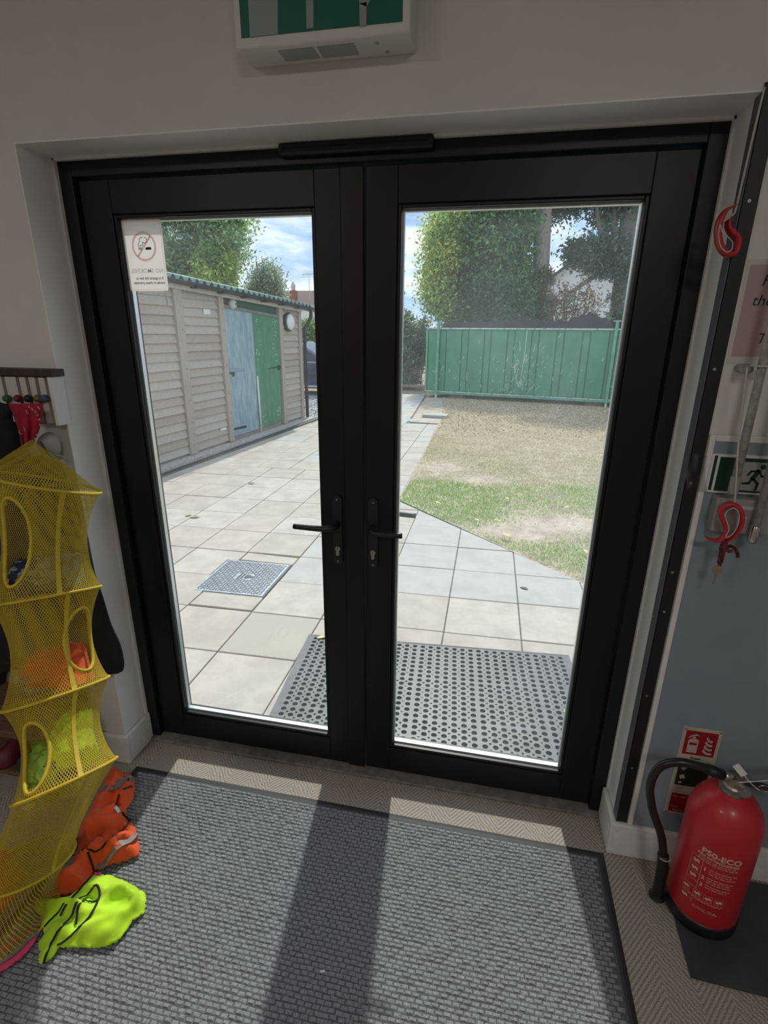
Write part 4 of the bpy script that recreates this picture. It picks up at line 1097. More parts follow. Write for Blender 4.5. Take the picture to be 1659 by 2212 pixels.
# low brown shoe bench
a=PY(28,1600,WY-.20)
bn=thing('shoe_bench','low brown wooden shoe bench under the hanging coats','bench',(-.6,WY-.12,0))
M_bench=mat('brown bench wood',(.13,.075,.04),.6,var=.3,vscale=14,stretch=(1,10,10))
MB().box(-1.3,-.115,WY-.25,WY-.020,.285,.31).build('seat_board',M_bench,bn,bevel=.003)
for x in (-.14,-.7): MB().box(x-.025,x,WY-.24,WY-.022,0,.345).build('end_panel',M_bench,bn,bevel=.002)
MB().box(-1.3,-.165,WY-.24,WY-.022,.10,.118).build('shelf',M_bench,bn,bevel=.002)
for k,(x,c_,lb) in enumerate(((-.235,(.03,.03,.025),'black shoe on the lower shelf of the bench'),(-.335,(.12,.012,.02),'dark red shoe on the lower shelf of the bench'))):
    t=thing('shoe',lb,'shoe',(x,WY-.14,.118))
    m=mat('shoe leather %d'%k,c_,.5)
    vs=[];n=14
    prof=[(-.10,.020,.030),(-.085,.036,.05),(-.04,.040,.055),(.0,.036,.075),(.05,.034,.085),(.085,.030,.08),(.10,.018,.06)]
    for yy_,wd,h in prof:
        for q in range(n): th=math.pi*q/(n-1); vs.append((x+wd*math.cos(th),WY-.14+yy_,.126+h*math.sin(th)))
    MB().add(vs,[(j*n+q,j*n+q+1,j*n+n+q+1,j*n+n+q) for j in range(6) for q in range(n-1)]+[tuple(range(n)),tuple(6*n+q for q in range(n))]).build('upper',m,t,smooth=True)
    MB().prism([(x+.04*math.cos(a_)*(1 if math.sin(a_)<0 else .85),WY-.14+.104*math.sin(a_)) for a_ in np.linspace(0,2*math.pi,20,endpoint=False)],lambda p_,q_,w_:(p_,q_,w_),.118,.127).build('sole',M_black,t)
# ================================================================== OUTDOORS: GROUND
GZ = -.06                     # top of the paving
M_soil = mat('dry soil and leaf litter', (.25,.195,.145), .95, col2=(.48,.39,.30), vscale=9, lo=.35, hi=.68, bump=.6, bscale=50, bdist=.02, detail=9)
M_gravel = mat('grey gravel', (.24,.23,.225), .9, col2=(.66,.64,.62), vscale=70, lo=.38, hi=.66, bump=1.0, bscale=70, bdist=.02)
gr = MB().add([(-70,.12,GZ-.05),(70,.12,GZ-.05),(70,120,GZ-.05),(-70,120,GZ-.05)],[(0,1,2,3)]).build('ground', M_soil)
struct(gr, 'bare earth stretching away behind the fence and shed', 'ground')
struct(MB().box(-9,-.75,8.92,14.2,GZ-.05,GZ-.012).build('gravel_drive', M_gravel), 'loose grey gravel drive beyond the shed where the car stands', 'gravel')
n=5200
P=np.c_[RNG.uniform(-4.6,-1.7,n),RNG.uniform(8.95,13.6,n),np.full(n,GZ-.006)]
tag(flakes('gravel_stones',P,RNG.uniform(.010,.024,n),RNG.uniform(.18,.62,(n,1))*np.array([1,.97,.94]),mat_attr('gravel stone',.9),flat=.3,aspect=.8),'loose grey stones strewn over the gravel drive','gravel',kind='stuff')

# paving slabs --------------------------------------------------------
SL=[mat('beige paving',(.46,.405,.35),.85,var=.09,vscale=5,bump=.12,bscale=120,detail=9),mat('light beige paving',(.49,.44,.39),.85,var=.09,vscale=6,bump=.12,bscale=120,detail=9),
    mat('cool grey paving',(.45,.43,.405),.85,var=.06,vscale=6,bump=.12,bscale=120,detail=9),mat('mossy paving',(.43,.40,.34),.85,col2=(.43,.45,.30),vscale=3,lo=.55,hi=.8,bump=.12,bscale=120)]
pv=thing('paving','pale paving slabs laid between the doors, the shed and the lawn','paving',(0,4,GZ-.045)); pv['kind']='structure'
MB().add([(-2.62,.12,GZ-.012),(2.7,.12,GZ-.012),(2.7,1.95,GZ-.012),(.40,3.72,GZ-.012),(.29,8.9,GZ-.012),(-.30,8.92,GZ-.012),(-.62,14.2,GZ-.012),(-2.0,14.2,GZ-.012),(-2.22,8.85,GZ-.012),(-2.62,3.9,GZ-.012)],[tuple(range(10))]).build('joint_bed', mat('dark joint sand',(.17,.15,.12),.95,var=.2,vscale=40), pv)
def clip(poly,nx,ny,c):            # keep nx*x+ny*y<=c
    out=[]
    for i in range(len(poly)):
        a,b=poly[i],poly[(i+1)%len(poly)]; da,db=nx*a[0]+ny*a[1]-c,nx*b[0]+ny*b[1]-c
        if da<=0: out.append(a)
        if da*db<0:
            t_=da/(da-db); out.append((a[0]+(b[0]-a[0])*t_,a[1]+(b[1]-a[1])*t_))
    return out
slab_n=0
def slab(poly,mi):
    global slab_n
    if len(poly)<3: return
    A=.5*abs(sum(poly[i][0]*poly[(i+1)%len(poly)][1]-poly[(i+1)%len(poly)][0]*poly[i][1] for i in range(len(poly))))
    if A<.012: return
    dz=random.uniform(-.0025,.0025)
    MB().prism(poly,lambda a,b,w_:(a,b,w_),GZ-.04,GZ+dz).build('slab',SL[mi],pv,bevel=.003,seg=1); slab_n+=1
rot=.012
def RT(x,y): return (x-rot*(y-1.6)*.6, y+rot*2*(x-.3))
ln=Vector((1.73,1.76)).normalized(); lc=ln.x*2.1+ln.y*2.00     # lawn edge: diagonal line
g=.0035
shed_n=Vector((-.9962,.0874)); shed_c=shed_n.x*(-2.60)+shed_n.y*3.92
rows=[.12,.275]+[.275+.4465*k for k in range(1,36)]
for j in range(len(rows)-1):
    y0,y1=rows[j],rows[j+1]; ym=(y0+y1)/2
    if ym>14.1: break
    if ym<4.7: cols=[-.09-.4465*k for k in range(6,-1,-1)]+([.365]+[.675+.452*k for k in range(0,5)] if ym<3.85 else [.45])
    elif ym<8.9: cols=[.13-.4465*k for k in range(6,-1,-1)]+[.42]
    else: cols=[-.30-.03*(ym-8.9)-.45*k for k in range(4,-1,-1)]
    for i in range(len(cols)-1):
        x0,x1=cols[i],cols[i+1]; xm=(x0+x1)/2
        poly=[RT(x0+g,y0+g),RT(x1-g,y0+g),RT(x1-g,y1-g),RT(x0+g,y1-g)]
        poly=clip(poly,shed_n.x,shed_n.y,shed_c-.03)
        if xm>.37: poly=clip(poly,ln.x,ln.y,lc)
        if 3.85<ym<8.9 and len(poly)>2: poly=clip(poly,1,.022,.485)
        if 8.7<ym and len(poly)>2: poly=clip(poly,1,.06,.20)
        # cut-out for the inspection cover
        if len(poly)>2 and -.62<xm<-.09 and 1.3<ym<1.95:
            continue
        mi=2 if (xm>.55 and ym>1.75) or (xm>-.1 and xm<.4 and 1.6<ym<2.6) or (ym>5 and random.random()<.5) else random.choice([0,0,1])
        if -.1<xm<.4 and .6<ym<1.1: mi=3
        slab(poly,mi)
# fill around the cover
cvx0,cvx1,cvy0,cvy1=-.625,-.098,1.362,1.896
for poly in ([(-.531,1.896),(-.098,1.896),(-.098,2.02),(-.531,2.035)],[(-.531,1.17),(-.10,1.18),(-.098,1.362),(-.531,1.362)],):
    slab([(a+.0,b) for a,b in poly],0)
for k,(x,y,w_,d_) in enumerate(((.02,9.35,.42,.30),(-.32,9.25,.30,.30))):
    slab([RT(x-w_/2,y-d_/2),RT(x+w_/2,y-d_/2-.02),RT(x+w_/2+.02,y+d_/2),RT(x-w_/2,y+d_/2)],2)
lo=thing('loose_slab','loose paving slab lying on the leaf litter at the lawn edge','slab',(.16,9.75,GZ))
MB().obox((.13,9.75,GZ+.03),(.26,-.02,0),(.02,.14,0),(0,0,.028)).build('slab',SL[2],lo,bevel=.004)

# inspection cover
cv=thing('manhole_cover','square patterned steel inspection cover set in the paving','manhole cover',((cvx0+cvx1)/2,(cvy0+cvy1)/2,GZ))
def cvq(a,b): return RT(cvx0+(cvx1-cvx0)*a,cvy0+(cvy1-cvy0)*b)
M_cov=mat('galvanised cover',(.38,.41,.46),.45,metal=.5,var=.2,vscale=25)
MB().prism([cvq(0,0),cvq(1,0),cvq(1,1),cvq(0,1)],lambda a,b,w_:(a,b,w_),GZ-.04,GZ+.000).build('frame',mat('cover frame',(.10,.11,.12),.5,metal=.4),cv)
MB().prism([cvq(.025,.02),cvq(.975,.02),cvq(.975,.98),cvq(.025,.98)],lambda a,b,w_:(a,b,w_),GZ,GZ+.003).build('plate',M_cov,cv)
mb=MB(); NB=22
for j in range(NB):
    for i in range(NB):
        a,b=.05+.9*(i+.5)/NB,.045+.91*(j+.5)/NB
        if abs(a-.5)<.11 and abs(b-.5)<.09: continue
        x,y=cvq(a,b); s=1 if (i+j)%2 else -1
        mb.obox((x,y,GZ+.0042),(.0075,.0045*s,0),(-.002*s,.0034,0),(0,0,.0014))
mb.build('tread_pattern',mat('cover tread',(.10,.11,.13),.5,metal=.5),cv,kind='stuff')
mb=MB()
for k in range(3):
    x,y=cvq(.44+.045*k,.5); mb.obox((x,y,GZ+.0045),(.0065,.0,0),(.0,.045-.008*k,0),(0,0,.0016))
x,y=cvq(.60,.5); mb.add([(x-.03,y-.03,GZ+.0062),(x+.035,y,GZ+.0062),(x-.03,y+.03,GZ+.0062)],[(0,1,2)])
mb.build('maker_mark',mat('cover mark',(.06,.065,.07),.5),cv)

# outdoor rubber mat with round holes ----------------------------------
def rubber_mat():
    zt=GZ+.016
    TL,TR,BLp=PZ(667,1366,zt),PZ(1229,1411,zt),PZ(578,1550,zt)
    ex=(TR-TL); Wd=np.linalg.norm(ex[:2]); ex=ex/Wd; ey=np.array([ex[1],-ex[0],0.])   # ey towards the doors
    dep=.86
    t=thing('rubber_mat','black rubber mat with round drainage holes outside the doors','mat',tuple(TL+ex*Wd/2+ey*dep/2+np.array([0,0,-.016])))
    bd=.035; px=.0430; nx=int((Wd-2*bd)/px); px=(Wd-2*bd)/nx; py=.0375; ny=int((dep-2*bd)/py); py=(dep-2*bd)/ny
    V=[];F=[]
    def P(a,b,z): q=TL+ex*a+ey*b; return (q[0],q[1],z)
    for j in range(ny):
        for i in range(nx):
            cx,cy=bd+(i+.5)*px,bd+(j+.5)*py
            rib=(i%7==6); R=.0128 if not rib else .0128
            big=[]; outr=[]
            hx,hy=px/2,py/2; c=.0058
            # outline: cell with quarter-round notches at the corners
            pts=[]
            for sx,sy in ((1,1),(-1,1),(-1,-1),(1,-1)):
                a0={(1,1):(math.pi*1.5,math.pi),( -1,1):(2*math.pi,1.5*math.pi),(-1,-1):(.5*math.pi,0),(1,-1):(math.pi,.5*math.pi)}[sx,sy]
                cc=0 if ((sx>0 and i%7==6) or (sx<0 and i%7==0) or (sy>0 and j%8==7) or (sy<0 and j%8==0)) else c
                for k in range(4):
                    an=a0[0]+(a0[1]-a0[0])*k/3
                    pts.append((cx+sx*hx+cc*math.cos(an),cy+sy*hy+cc*math.sin(an)))
            k0=len(V); n=16
            inner=[(cx+R*math.cos(2*math.pi*(k+.5)/n+ .0),cy+R*math.sin(2*math.pi*(k+.5)/n)) for k in range(n)]
            V+=[P(a,b,zt) for a,b in pts]+[P(a,b,zt) for a,b in inner]+[P(a,b,zt-.0155) for a,b in inner]
            F+=[(k0+k,k0+(k+1)%n,k0+n+(k+1)%n,k0+n+k) for k in range(n)]
            F+=[(k0+n+k,k0+n+(k+1)%n,k0+2*n+(k+1)%n,k0+2*n+k) for k in range(n)]
    mb=MB(); mb.v=V; mb.f=F
    M_rm=mat('grey black rubber',(.085,.088,.095),.45,var=.2,vscale=20,bump=.05,bscale=200)
    mb.build('perforated_field',M_rm,t)
    mb=MB()
    for a0,a1,b0,b1 in ((0,bd,0,dep),(Wd-bd,Wd,0,dep),(bd,Wd-bd,0,bd),(bd,Wd-bd,dep-bd,dep)):
        out=lambda a,b:zt-.012 if (a<.001 or a>Wd-.001 or b<.001 or b>dep-.001) else zt
        mb.add([P(a,b,out(a,b)) for a,b in ((a0,b0),(a1,b0),(a1,b1),(a0,b1))],[(0,1,2,3)])
    mb.build('ramp_edge',M_rm,t)
    return TL,ex,ey,zt
rm=rubber_mat()
def leaf_at(u,v,z,col,s,lab,rz=0.):
    p=PZ(u,v,z); c_,s_=math.cos(rz),math.sin(rz)
    pts=[(-1,0,0),(-.5,.38,.12),(.2,.45,.16),(1,.05,.05),(.3,-.42,.14),(-.5,-.36,.1)]
    t=MB().add([(p[0]+s*(a*c_-b*s_),p[1]+s*(a*s_+b*c_),z+.004+s*h) for a,b,h in pts],[(0,1,2,3),(0,3,4,5)]).build('fallen_leaf',mat('leaf '+lab.split()[0],col,.7,var=.2,vscale=60),solid=.001)
    return tag(t,lab,'leaf')
zt=rm[3]
leaf_at(694,1378,zt,(.62,.62,.22),.030,'pale yellow fallen leaf on the corner of the rubber mat',.5)
leaf_at(1221,1537,zt,(.60,.50,.25),.018,'tan fallen leaf at the edge of the rubber mat',1.2)
leaf_at(1132,1272,GZ+.001,(.12,.10,.08),.032,'dark curled leaf on the paving near the lawn',-.4)
leaf_at(421,1118,GZ+.001,(.34,.34,.16),.055,'greenish leaf sprig on the paving near the shed',.2)
leaf_at(407,1114,GZ+.001,(.32,.33,.15),.040,'drab leaf sprig beside another on the paving near shed',1.0)
leaf_at(543,1045,GZ+.001,(.22,.20,.12),.045,'brown leaf scrap on the paving by the shed doors',.3)
for k,(u,v) in enumerate(((1095,1077),(945,1086),(1030,1124),(1265,1192),(1225,1096),(1040,998),(1093,1157),(1075,1125))):
    leaf_at(u,v,GZ+.035,(.62,.44,.24),random.uniform(.035,.055),'tan dead leaf lying on the lawn',random.uniform(0,3))['group']='dead leaves on the lawn'

# lawn ------------------------------------------------------------------
M_lawn=mat('worn lawn soil',(.37,.30,.23),.95,col2=(.57,.48,.385),vscale=6,lo=.35,hi=.65,bump=.5,bscale=45,bdist=.02,detail=9)
lawnp=[(7.5,1.5),(9,14.5),(-.60,14.2),(-.30,8.95),(.28,8.9),(.405,3.72),(2.1,2.0),(2.7,1.5)]
lawn=MB().add([(a,b,GZ-.004) for a,b in lawnp],[tuple(range(len(lawnp)))][::-1]).build('lawn',M_lawn)
struct(lawn,'worn lawn with bare patches and dry grass in front of the green fence','lawn')
def grass():
    n=520000
    x=RNG.uniform(-.5,6.5,n); y=2.0+11.6*RNG.uniform(0,1,n)**1.25
    keep=(ln.x*x+ln.y*y>lc+.02)&(x>.42-.022*(y-3.7))&((y<8.9)|(x>.30-.10*(y-8.9)))&(x<1.9+.40*y)
    x,y=x[keep],y[keep]
    nz1=np.array([mnoise.noise(Vector((a*1.1,b*1.1,3)))+.5*mnoise.noise(Vector((a*2.7,b*2.7,9))) for a,b in zip(x,y)])
    bl=lambda cx,cy,rx,ry: np.exp(-((x-cx)/rx)**2-((y-cy)/ry)**2)
    green=1.45*bl(.85,3.85,.5,.62)+.85*bl(1.3,3.35,.55,.35)+.8*bl(2.0,2.5,.45,.42)+.5*bl(2.6,3.0,.6,.5)+.45*bl(2.3,4.3,1.2,.8)+.32*np.exp(-((y-5.5)/2.4)**2)
    green=green+.42*nz1
    bare=1.1*bl(1.55,3.0,.35,.22)+.9*bl(2.0,3.35,.6,.3)+.7*bl(1.3,4.75,.5,.2)+.8*bl(.7,5.3,.35,.3)+.6*bl(2.6,2.55,.4,.2)
    dens=np.clip(.62+.6*green-1.2*bare,.05,1)
    keep=RNG.uniform(0,1,len(x))<dens
    x,y,green=x[keep],y[keep],green[keep]; n=len(x)
    far=np.clip((y-2)/9,0,1)
    isg=(green+RNG.normal(0,.17,n))>.62
    dead=y>6.3+RNG.normal(0,1.3,n)
    isg&=~dead
    h=np.where(isg,RNG.uniform(.014,.034,n),RNG.uniform(.008,.022,n)); wd=RNG.uniform(.0014,.0028,n)*(1+1.4*far)
    lean=RNG.normal(0,1,(n,2)); lean/=np.linalg.norm(lean,axis=1)[:,None]; lm=np.where(isg,RNG.uniform(.3,1.1,n),RNG.uniform(.8,2.6,n))[:,None]
    ang=RNG.uniform(0,np.pi,n); side=np.c_[np.cos(ang),np.sin(ang)]*wd[:,None]
    base=np.c_[x,y]; z0=np.full(n,GZ-.004)
    V=np.stack([np.c_[base-side,z0],np.c_[base+side,z0],np.c_[base+lean*lm*h[:,None],z0+h]],1).reshape(-1,3)
    t=RNG.uniform(0,1,n)[:,None]
    gcol=np.array([.18,.38,.04])*(1-t)+np.array([.40,.58,.12])*t
    dcol=np.array([.46,.37,.24])*(1-t)+np.array([.82,.70,.49])*t
    mid=np.array([.30,.36,.16])*(1-t)+np.array([.52,.56,.30])*t
    col=np.where(isg[:,None],gcol,np.where((RNG.uniform(0,1,n)<.35*(~dead))[:,None],mid,dcol))
    me=bpy.data.meshes.new('grass'); me.vertices.add(3*n); me.vertices.foreach_set('co',V.astype(np.float32).ravel())
    me.loops.add(3*n); me.loops.foreach_set('vertex_index',np.arange(3*n,dtype=np.int32)); me.polygons.add(n)
    me.polygons.foreach_set('loop_start',np.arange(0,3*n,3,dtype=np.int32)); me.polygons.foreach_set('loop_total',np.full(n,3,dtype=np.int32)); me.update(calc_edges=True)
    colour_attr(me,col); me.materials.append(mat_attr('grass blade',.7,.3))
    o=bpy.data.objects.new('grass',me); COL.objects.link(o)
    tag(o,'short patchy grass, green near the paving and straw dry beyond','grass',kind='stuff')
    # leaf litter towards the fence
    n=32000; x=RNG.uniform(-.6,6.5,n); y=RNG.uniform(7.6,13.6,n)**1.0
    k=(x>.36-.10*np.clip(y-8.9,0,9))&(x<1.9+.40*y)&(RNG.uniform(0,1,n)<np.clip((y-7)/4,0,1)); x,y=x[k],y[k]; n=len(x)
    t=RNG.uniform(0,1,n)[:,None]; col=np.array([.30,.22,.14])*(1-t)+np.array([.78,.66,.47])*t
    tag(flakes('leaf_litter',np.c_[x,y,np.full(n,GZ+.008)],RNG.uniform(.008,.024,n),col,mat_attr('litter',.9),flat=.75,aspect=.6),'brown leaf litter covering the ground before the green fence','leaf litter',kind='stuff')
grass()
# ================================================================== SHED
SO=np.array([-2.851,5.099,0.]); SD=np.array([.0874,.9962,0.]); SN=np.array([.9962,-.0874,0.])
def S3(s,o,z): q=SO+SD*s+SN*o; return (float(q[0]),float(q[1]),float(z))
M_wood=[mat('weathered board %d'%k,c,.85,var=.12,vscale=10,stretch=(2.5,2.5,14),bump=.25,bscale=40,detail=8) for k,c in enumerate(((.43,.36,.30),(.47,.41,.355),(.395,.325,.27),(.45,.40,.35)))]
M_post=mat('grey weathered post',(.40,.34,.29),.85,var=.15,vscale=12,stretch=(12,12,1.5),bump=.3,bscale=40)
sh=thing('shed','weathered timber shed with corrugated green roof and double doors','shed',S3(1,-.6,GZ))
def sbox(s0,s1,o0,o1,z0,z1,name,m,par=sh,**k):
    poly=[(s0,o0),(s1,o0),(s1,o1),(s0,o1)]
    return MB().prism(poly,lambda a,b,w_:S3(a,b,w_),z0,z1).build(name,m,par,**k)
top=lambda s:2.15-.036*s                      # underside of the fascia falls slightly away from us
# walls: each lapped board is a piece
def boards(s0,s1,zt0):
    pitch=.1145; z=-.005; k=0
    while z<zt0-.02:
        z1=min(z+pitch+.012,top((s0+s1)/2)+.02)
        MB().prism([(-.034,z),(.016,z),(-.014,z1),(-.034,z1)],lambda o,zz_,s:S3(s,o,zz_),s0,s1).build('board',random.choice(M_wood),sh); z+=pitch; k+=1
boards(-2.3,-.080,2.12); boards(.080,.925,2.10); boards(2.935,3.61,2.02)
for s0,s1,nm in ((-.08,.08,'post'),(.925,1.050,'post'),(2.800,2.935,'post'),(3.61,3.72,'corner_post'),(-2.42,-2.30,'corner_post')):
    sbox(s0,s1,-.03,.045,-.03,top((s0+s1)/2)+.01,nm,M_post,bevel=.004)
    if nm=='post':
        mb=MB()
        for z in (.10,.25,.42,.72,1.15,1.65,1.95): mb.lathe([(.006,0),(.006,.003)],(0,0,0),8) if False else mb.obox(S3((s0+s1)/2+.015,.0465,z),tuple(SD*.006),tuple(SN*.0015),(0,0,.006))
        mb.build('bolt_heads',mat('rusty bolt',(.10,.07,.05),.7),sh)
# carcass behind, so the shed is a solid building
MB().prism([(-2.3,-2.6),(3.68,-2.6),(3.68,-.032),(-2.3,-.032)],lambda a,b,w_:S3(a,b,w_),GZ,1.98).build('carcass',M_wood[2],sh)
# fascia, gutter, brackets, roof
MB().prism([(-2.55,.0),(4.02,.0)],lambda a,b,w_:(0,0,0),0,0) if False else None
def slop(s0,s1,o0,o1,d0,d1,name,m,par=sh,**k):   # box that follows the falling eave
    vs=[S3(s,o,top(s)+d) for d in (d0,d1) for s,o in ((s0,o0),(s1,o0),(s1,o1),(s0,o1))]
    return MB().add(vs,[(0,3,2,1),(4,5,6,7),(0,1,5,4),(1,2,6,5),(2,3,7,6),(3,0,4,7)]).build(name,m,par,**k)
slop(-2.5,3.62,.050,.075,.0,.105,'fascia_board',mat('pale fascia',(.50,.46,.41),.8,var=.1,vscale=10),bevel=.003)
slop(3.62,4.02,.050,.075,.03,.105,'fascia_board',mat('pale fascia',(.50,.46,.41),.8,var=.1,vscale=10),bevel=.003)
M_gut=mat('black gutter',(.012,.012,.014),.4)
R_=.052; vs=[];fs=[];n=10
for s in (-2.5,4.06):
    for k in range(n+1):
        a=math.pi*k/n; vs.append(S3(s,.135+R_*math.cos(a),top(s)+.100-R_*math.sin(a)))
fs=[(k,k+1,n+2+k,n+1+k) for k in range(n)]
MB().add(vs,fs).build('gutter',M_gut,sh,smooth=True,solid=.004)
for s in np.arange(-2.2,4.0,.62):
    slop(s-.045,s+.045,.072,.192,.035,.105,'gutter_bracket',M_gut,bevel=.006)
M_roof=mat('green roof sheet',(.17,.27,.24),.5,var=.15,vscale=6)
vs=[];fs=[];NC=6*60
for i in range(NC+1):
    s=-2.6+6.7*i/NC; w_=(s/.165)%1; prof=.056*(.5+.5*math.cos(2*math.pi*w_))**1.6
    for o,d in ((.130,.104),(-1.35,.104+.30),(-2.8,.104-.02)):
        vs.append(S3(s,o,top(s)+d+prof))
fs=[(3*i,3*i+1,3*i+4,3*i+3) for i in range(NC)]+[(3*i+1,3*i+2,3*i+5,3*i+4) for i in range(NC)]
MB().add(vs,fs).build('roof_sheet',M_roof,sh,smooth=True,solid=.006)
# downpipe at the far corner
dp=smoothpath([S3(3.97,.135,top(3.97)+.06),S3(3.97,.135,top(3.97)-.06),S3(3.93,.110,top(3.9)-.16),S3(3.80,.075,top(3.8)-.30),S3(3.775,.072,top(3.8)-.42)],5)+[Vector(S3(3.775,.072,.9)),Vector(S3(3.775,.072,GZ+.03))]
dpo=MB().tube(dp,.034,12).build('downpipe',M_gut,sh,smooth=True)
for z in (1.45,.35): MB().prism([(3.72,.02),(3.82,.02),(3.82,.108),(3.72,.108)],lambda a,b,w_:S3(a,b,w_),z,z+.022).build('pipe_clip',M_gut,dpo)
# doors
sbox(1.05,2.80,-.03,-.012,1.90,2.16,'door_head_panel',mat('dark green board',(.035,.095,.065),.7,var=.2,vscale=12),)
M_blue=mat('flaking blue grey paint',(.19,.29,.335),.7,col2=(.34,.44,.48),vscale=7,lo=.40,hi=.66,stretch=(3,3,.6),bump=.3,bscale=25,detail=9)
M_grn=mat('worn green paint',(.05,.20,.10),.6,col2=(.10,.28,.16),vscale=6,lo=.42,hi=.70,stretch=(2,2,.7),bump=.2,bscale=25,detail=9)
def sq(pts,o0,o1,name,m,par): return MB().prism(pts,lambda a,b,w_:S3(a,w_,b),o0,o1).build(name,m,par,bevel=.003,seg=1)
d1=sq([(1.055,.035),(1.868,.035),(1.868,1.925),(1.055,1.965)],-.010,.030,'door',M_blue,sh)
d2=sq([(1.876,.035),(2.715,.03),(2.795,1.87),(1.876,1.920)],-.012,.026,'door',M_grn,sh)
sq([(1.055,1.965),(1.868,1.925),(2.795,1.87),(2.795,1.925),(1.868,1.975),(1.055,2.02)],-.010,.036,'door_lintel',mat('grey green lintel',(.17,.19,.17),.8,var=.2,vscale=12),sh)
M_hing=mat('painted iron blue',(.20,.30,.34),.6); M_iron=mat('black iron',(.015,.016,.017),.5)
sq([(1.06,1.035),(1.52,1.045),(1.52,1.075),(1.06,1.090)],.030,.042,'hasp',M_hing,d1)
sq([(1.06,1.010),(1.20,1.010),(1.20,1.030),(1.06,1.030)],.030,.046,'bolt',M_iron,d1); sq([(1.15,.965),(1.18,.965),(1.18,1.03),(1.15,1.03)],.030,.050,'padlock',M_iron,d1)
sq([(1.06,.130),(1.45,.115),(1.45,.155),(1.06,.170)],.0302,.0312,'bare_patch',mat('black stain',(.02,.022,.022),.8),d1)
sq([(2.30,1.015),(2.74,1.03),(2.74,1.045),(2.30,1.03)],.026,.034,'bolt_bar',M_iron,d2); sq([(2.66,.98),(2.75,.98),(2.75,1.06),(2.66,1.06)],.026,.042,'lock_box',M_iron,d2)
sq([(1.08,.035),(1.868,.035),(1.868,.055),(1.08,.055)],.030,.040,'weather_bar',M_blue,d1); sq([(1.876,.035),(2.72,.035),(2.72,.055),(1.876,.055)],.026,.036,'weather_bar',M_grn,d2)
# paint chips on the green door
mb=MB(); rr=random.Random(5)
for k in range(70):
    s=rr.choice([2.02,2.62])+rr.gauss(0,.05); z=rr.uniform(1.1,1.84) if rr.random()<.75 else rr.uniform(.12,.3); h=rr.uniform(.004,.014)
    mb.add([S3(s-h,.0266,z),S3(s,.0266,z-h*1.4),S3(s+h,.0266,z+h*.4),S3(s,.0266,z+h)],[(0,1,2,3)])
mb.build('paint_chips',mat('chip white',(.62,.66,.62),.8),d2)
tag(MB().tube([S3(1.878,.060,-.02),S3(1.874,.050,.925)],.016,8).build('white_stick',M_white,smooth=True),'thin white stick leaning against the shed doors','stick')
# things fixed to the shed
bl=thing('alarm_bell','round pale alarm bell under the shed fascia above the blue door','bell',S3(1.30,.03,2.01))
def puck(c,prof,name,m,par,n=24):
    vs=[];
    for r,o in prof:
        for k in range(n):
            a=2*math.pi*k/n; q=np.array(S3(c[0],c[1]+o,c[2]))+SD*r*math.cos(a)+np.array([0,0,r*math.sin(a)]); vs.append(tuple(q))
    m_=len(prof)
    return MB().add(vs,[(i*n+k,i*n+(k+1)%n,i*n+n+(k+1)%n,i*n+n+k) for i in range(m_-1) for k in range(n)]+[tuple(range(n)),tuple((m_-1)*n+k for k in range(n))]).build(name,m,par,smooth=True)
puck((1.30,-.01,2.035),[(.07,0),(.075,.05),(.06,.085),(.02,.10)],'gong',mat('bell grey',(.50,.50,.50),.4),bl); puck((1.30,.08,2.035),[(.012,0),(.012,.02)],'centre_nut',M_iron,bl)
bk=thing('bulkhead_light','round white bulkhead light with black backplate on the shed','wall light',S3(3.17,0,1.84))
puck((3.17,.0,1.82),[(.165,0),(.17,.05),(.155,.065)],'backplate',M_iron,bk); puck((3.17,.062,1.82),[(.145,0),(.140,.03),(.09,.06),(.02,.068)],'diffuser',mat('opal plastic',(.72,.72,.70),.35),bk)
sn=tag(sbox(3.00,3.26,.050,.058,2.035,2.105,'blank_plate',M_white,None),'small blank white plate fixed above the bulkhead light','plate')
tag(sbox(.58,.74,.004,.012,1.865,1.935,'paper_label',M_white,None),'small white label stuck on the shed boards between two posts','label')
tag(sbox(.72,.88,.010,.016,.175,.215,'torn_label',M_white,None),'torn white label low on the shed boards','label')
# concrete plinth and the narrow dark strip along it
st=MB().prism([(-2.5,-.02),(3.9,-.02),(3.9,.22),(-2.5,.16)],lambda a,b,w_:S3(a,b,w_),GZ-.05,GZ+.018).build('shed_plinth',mat('rough concrete',(.46,.43,.40),.9,var=.2,vscale=20,bump=.5,bscale=60))
struct(st,'rough concrete plinth running along the foot of the shed','plinth')
A=PZ(342,1030,GZ); B=PZ(690,903,GZ); d_=(B-A)/np.linalg.norm(B-A); A=A-d_*2.0; B=B+d_*.6
nn=np.array([d_[1],-d_[0],0])
dc=MB(); dc.add([tuple(A+nn*.030+[0,0,.004]),tuple(B+nn*.030+[0,0,.004]),tuple(B-nn*.06+[0,0,.004]),tuple(A-nn*.06+[0,0,.004])],[(0,1,2,3)])
struct(dc.build('dark_strip',mat('dark strip',(.03,.032,.036),.6,var=.2,vscale=20)),'narrow dark strip between the shed plinth and the paving','paving strip')

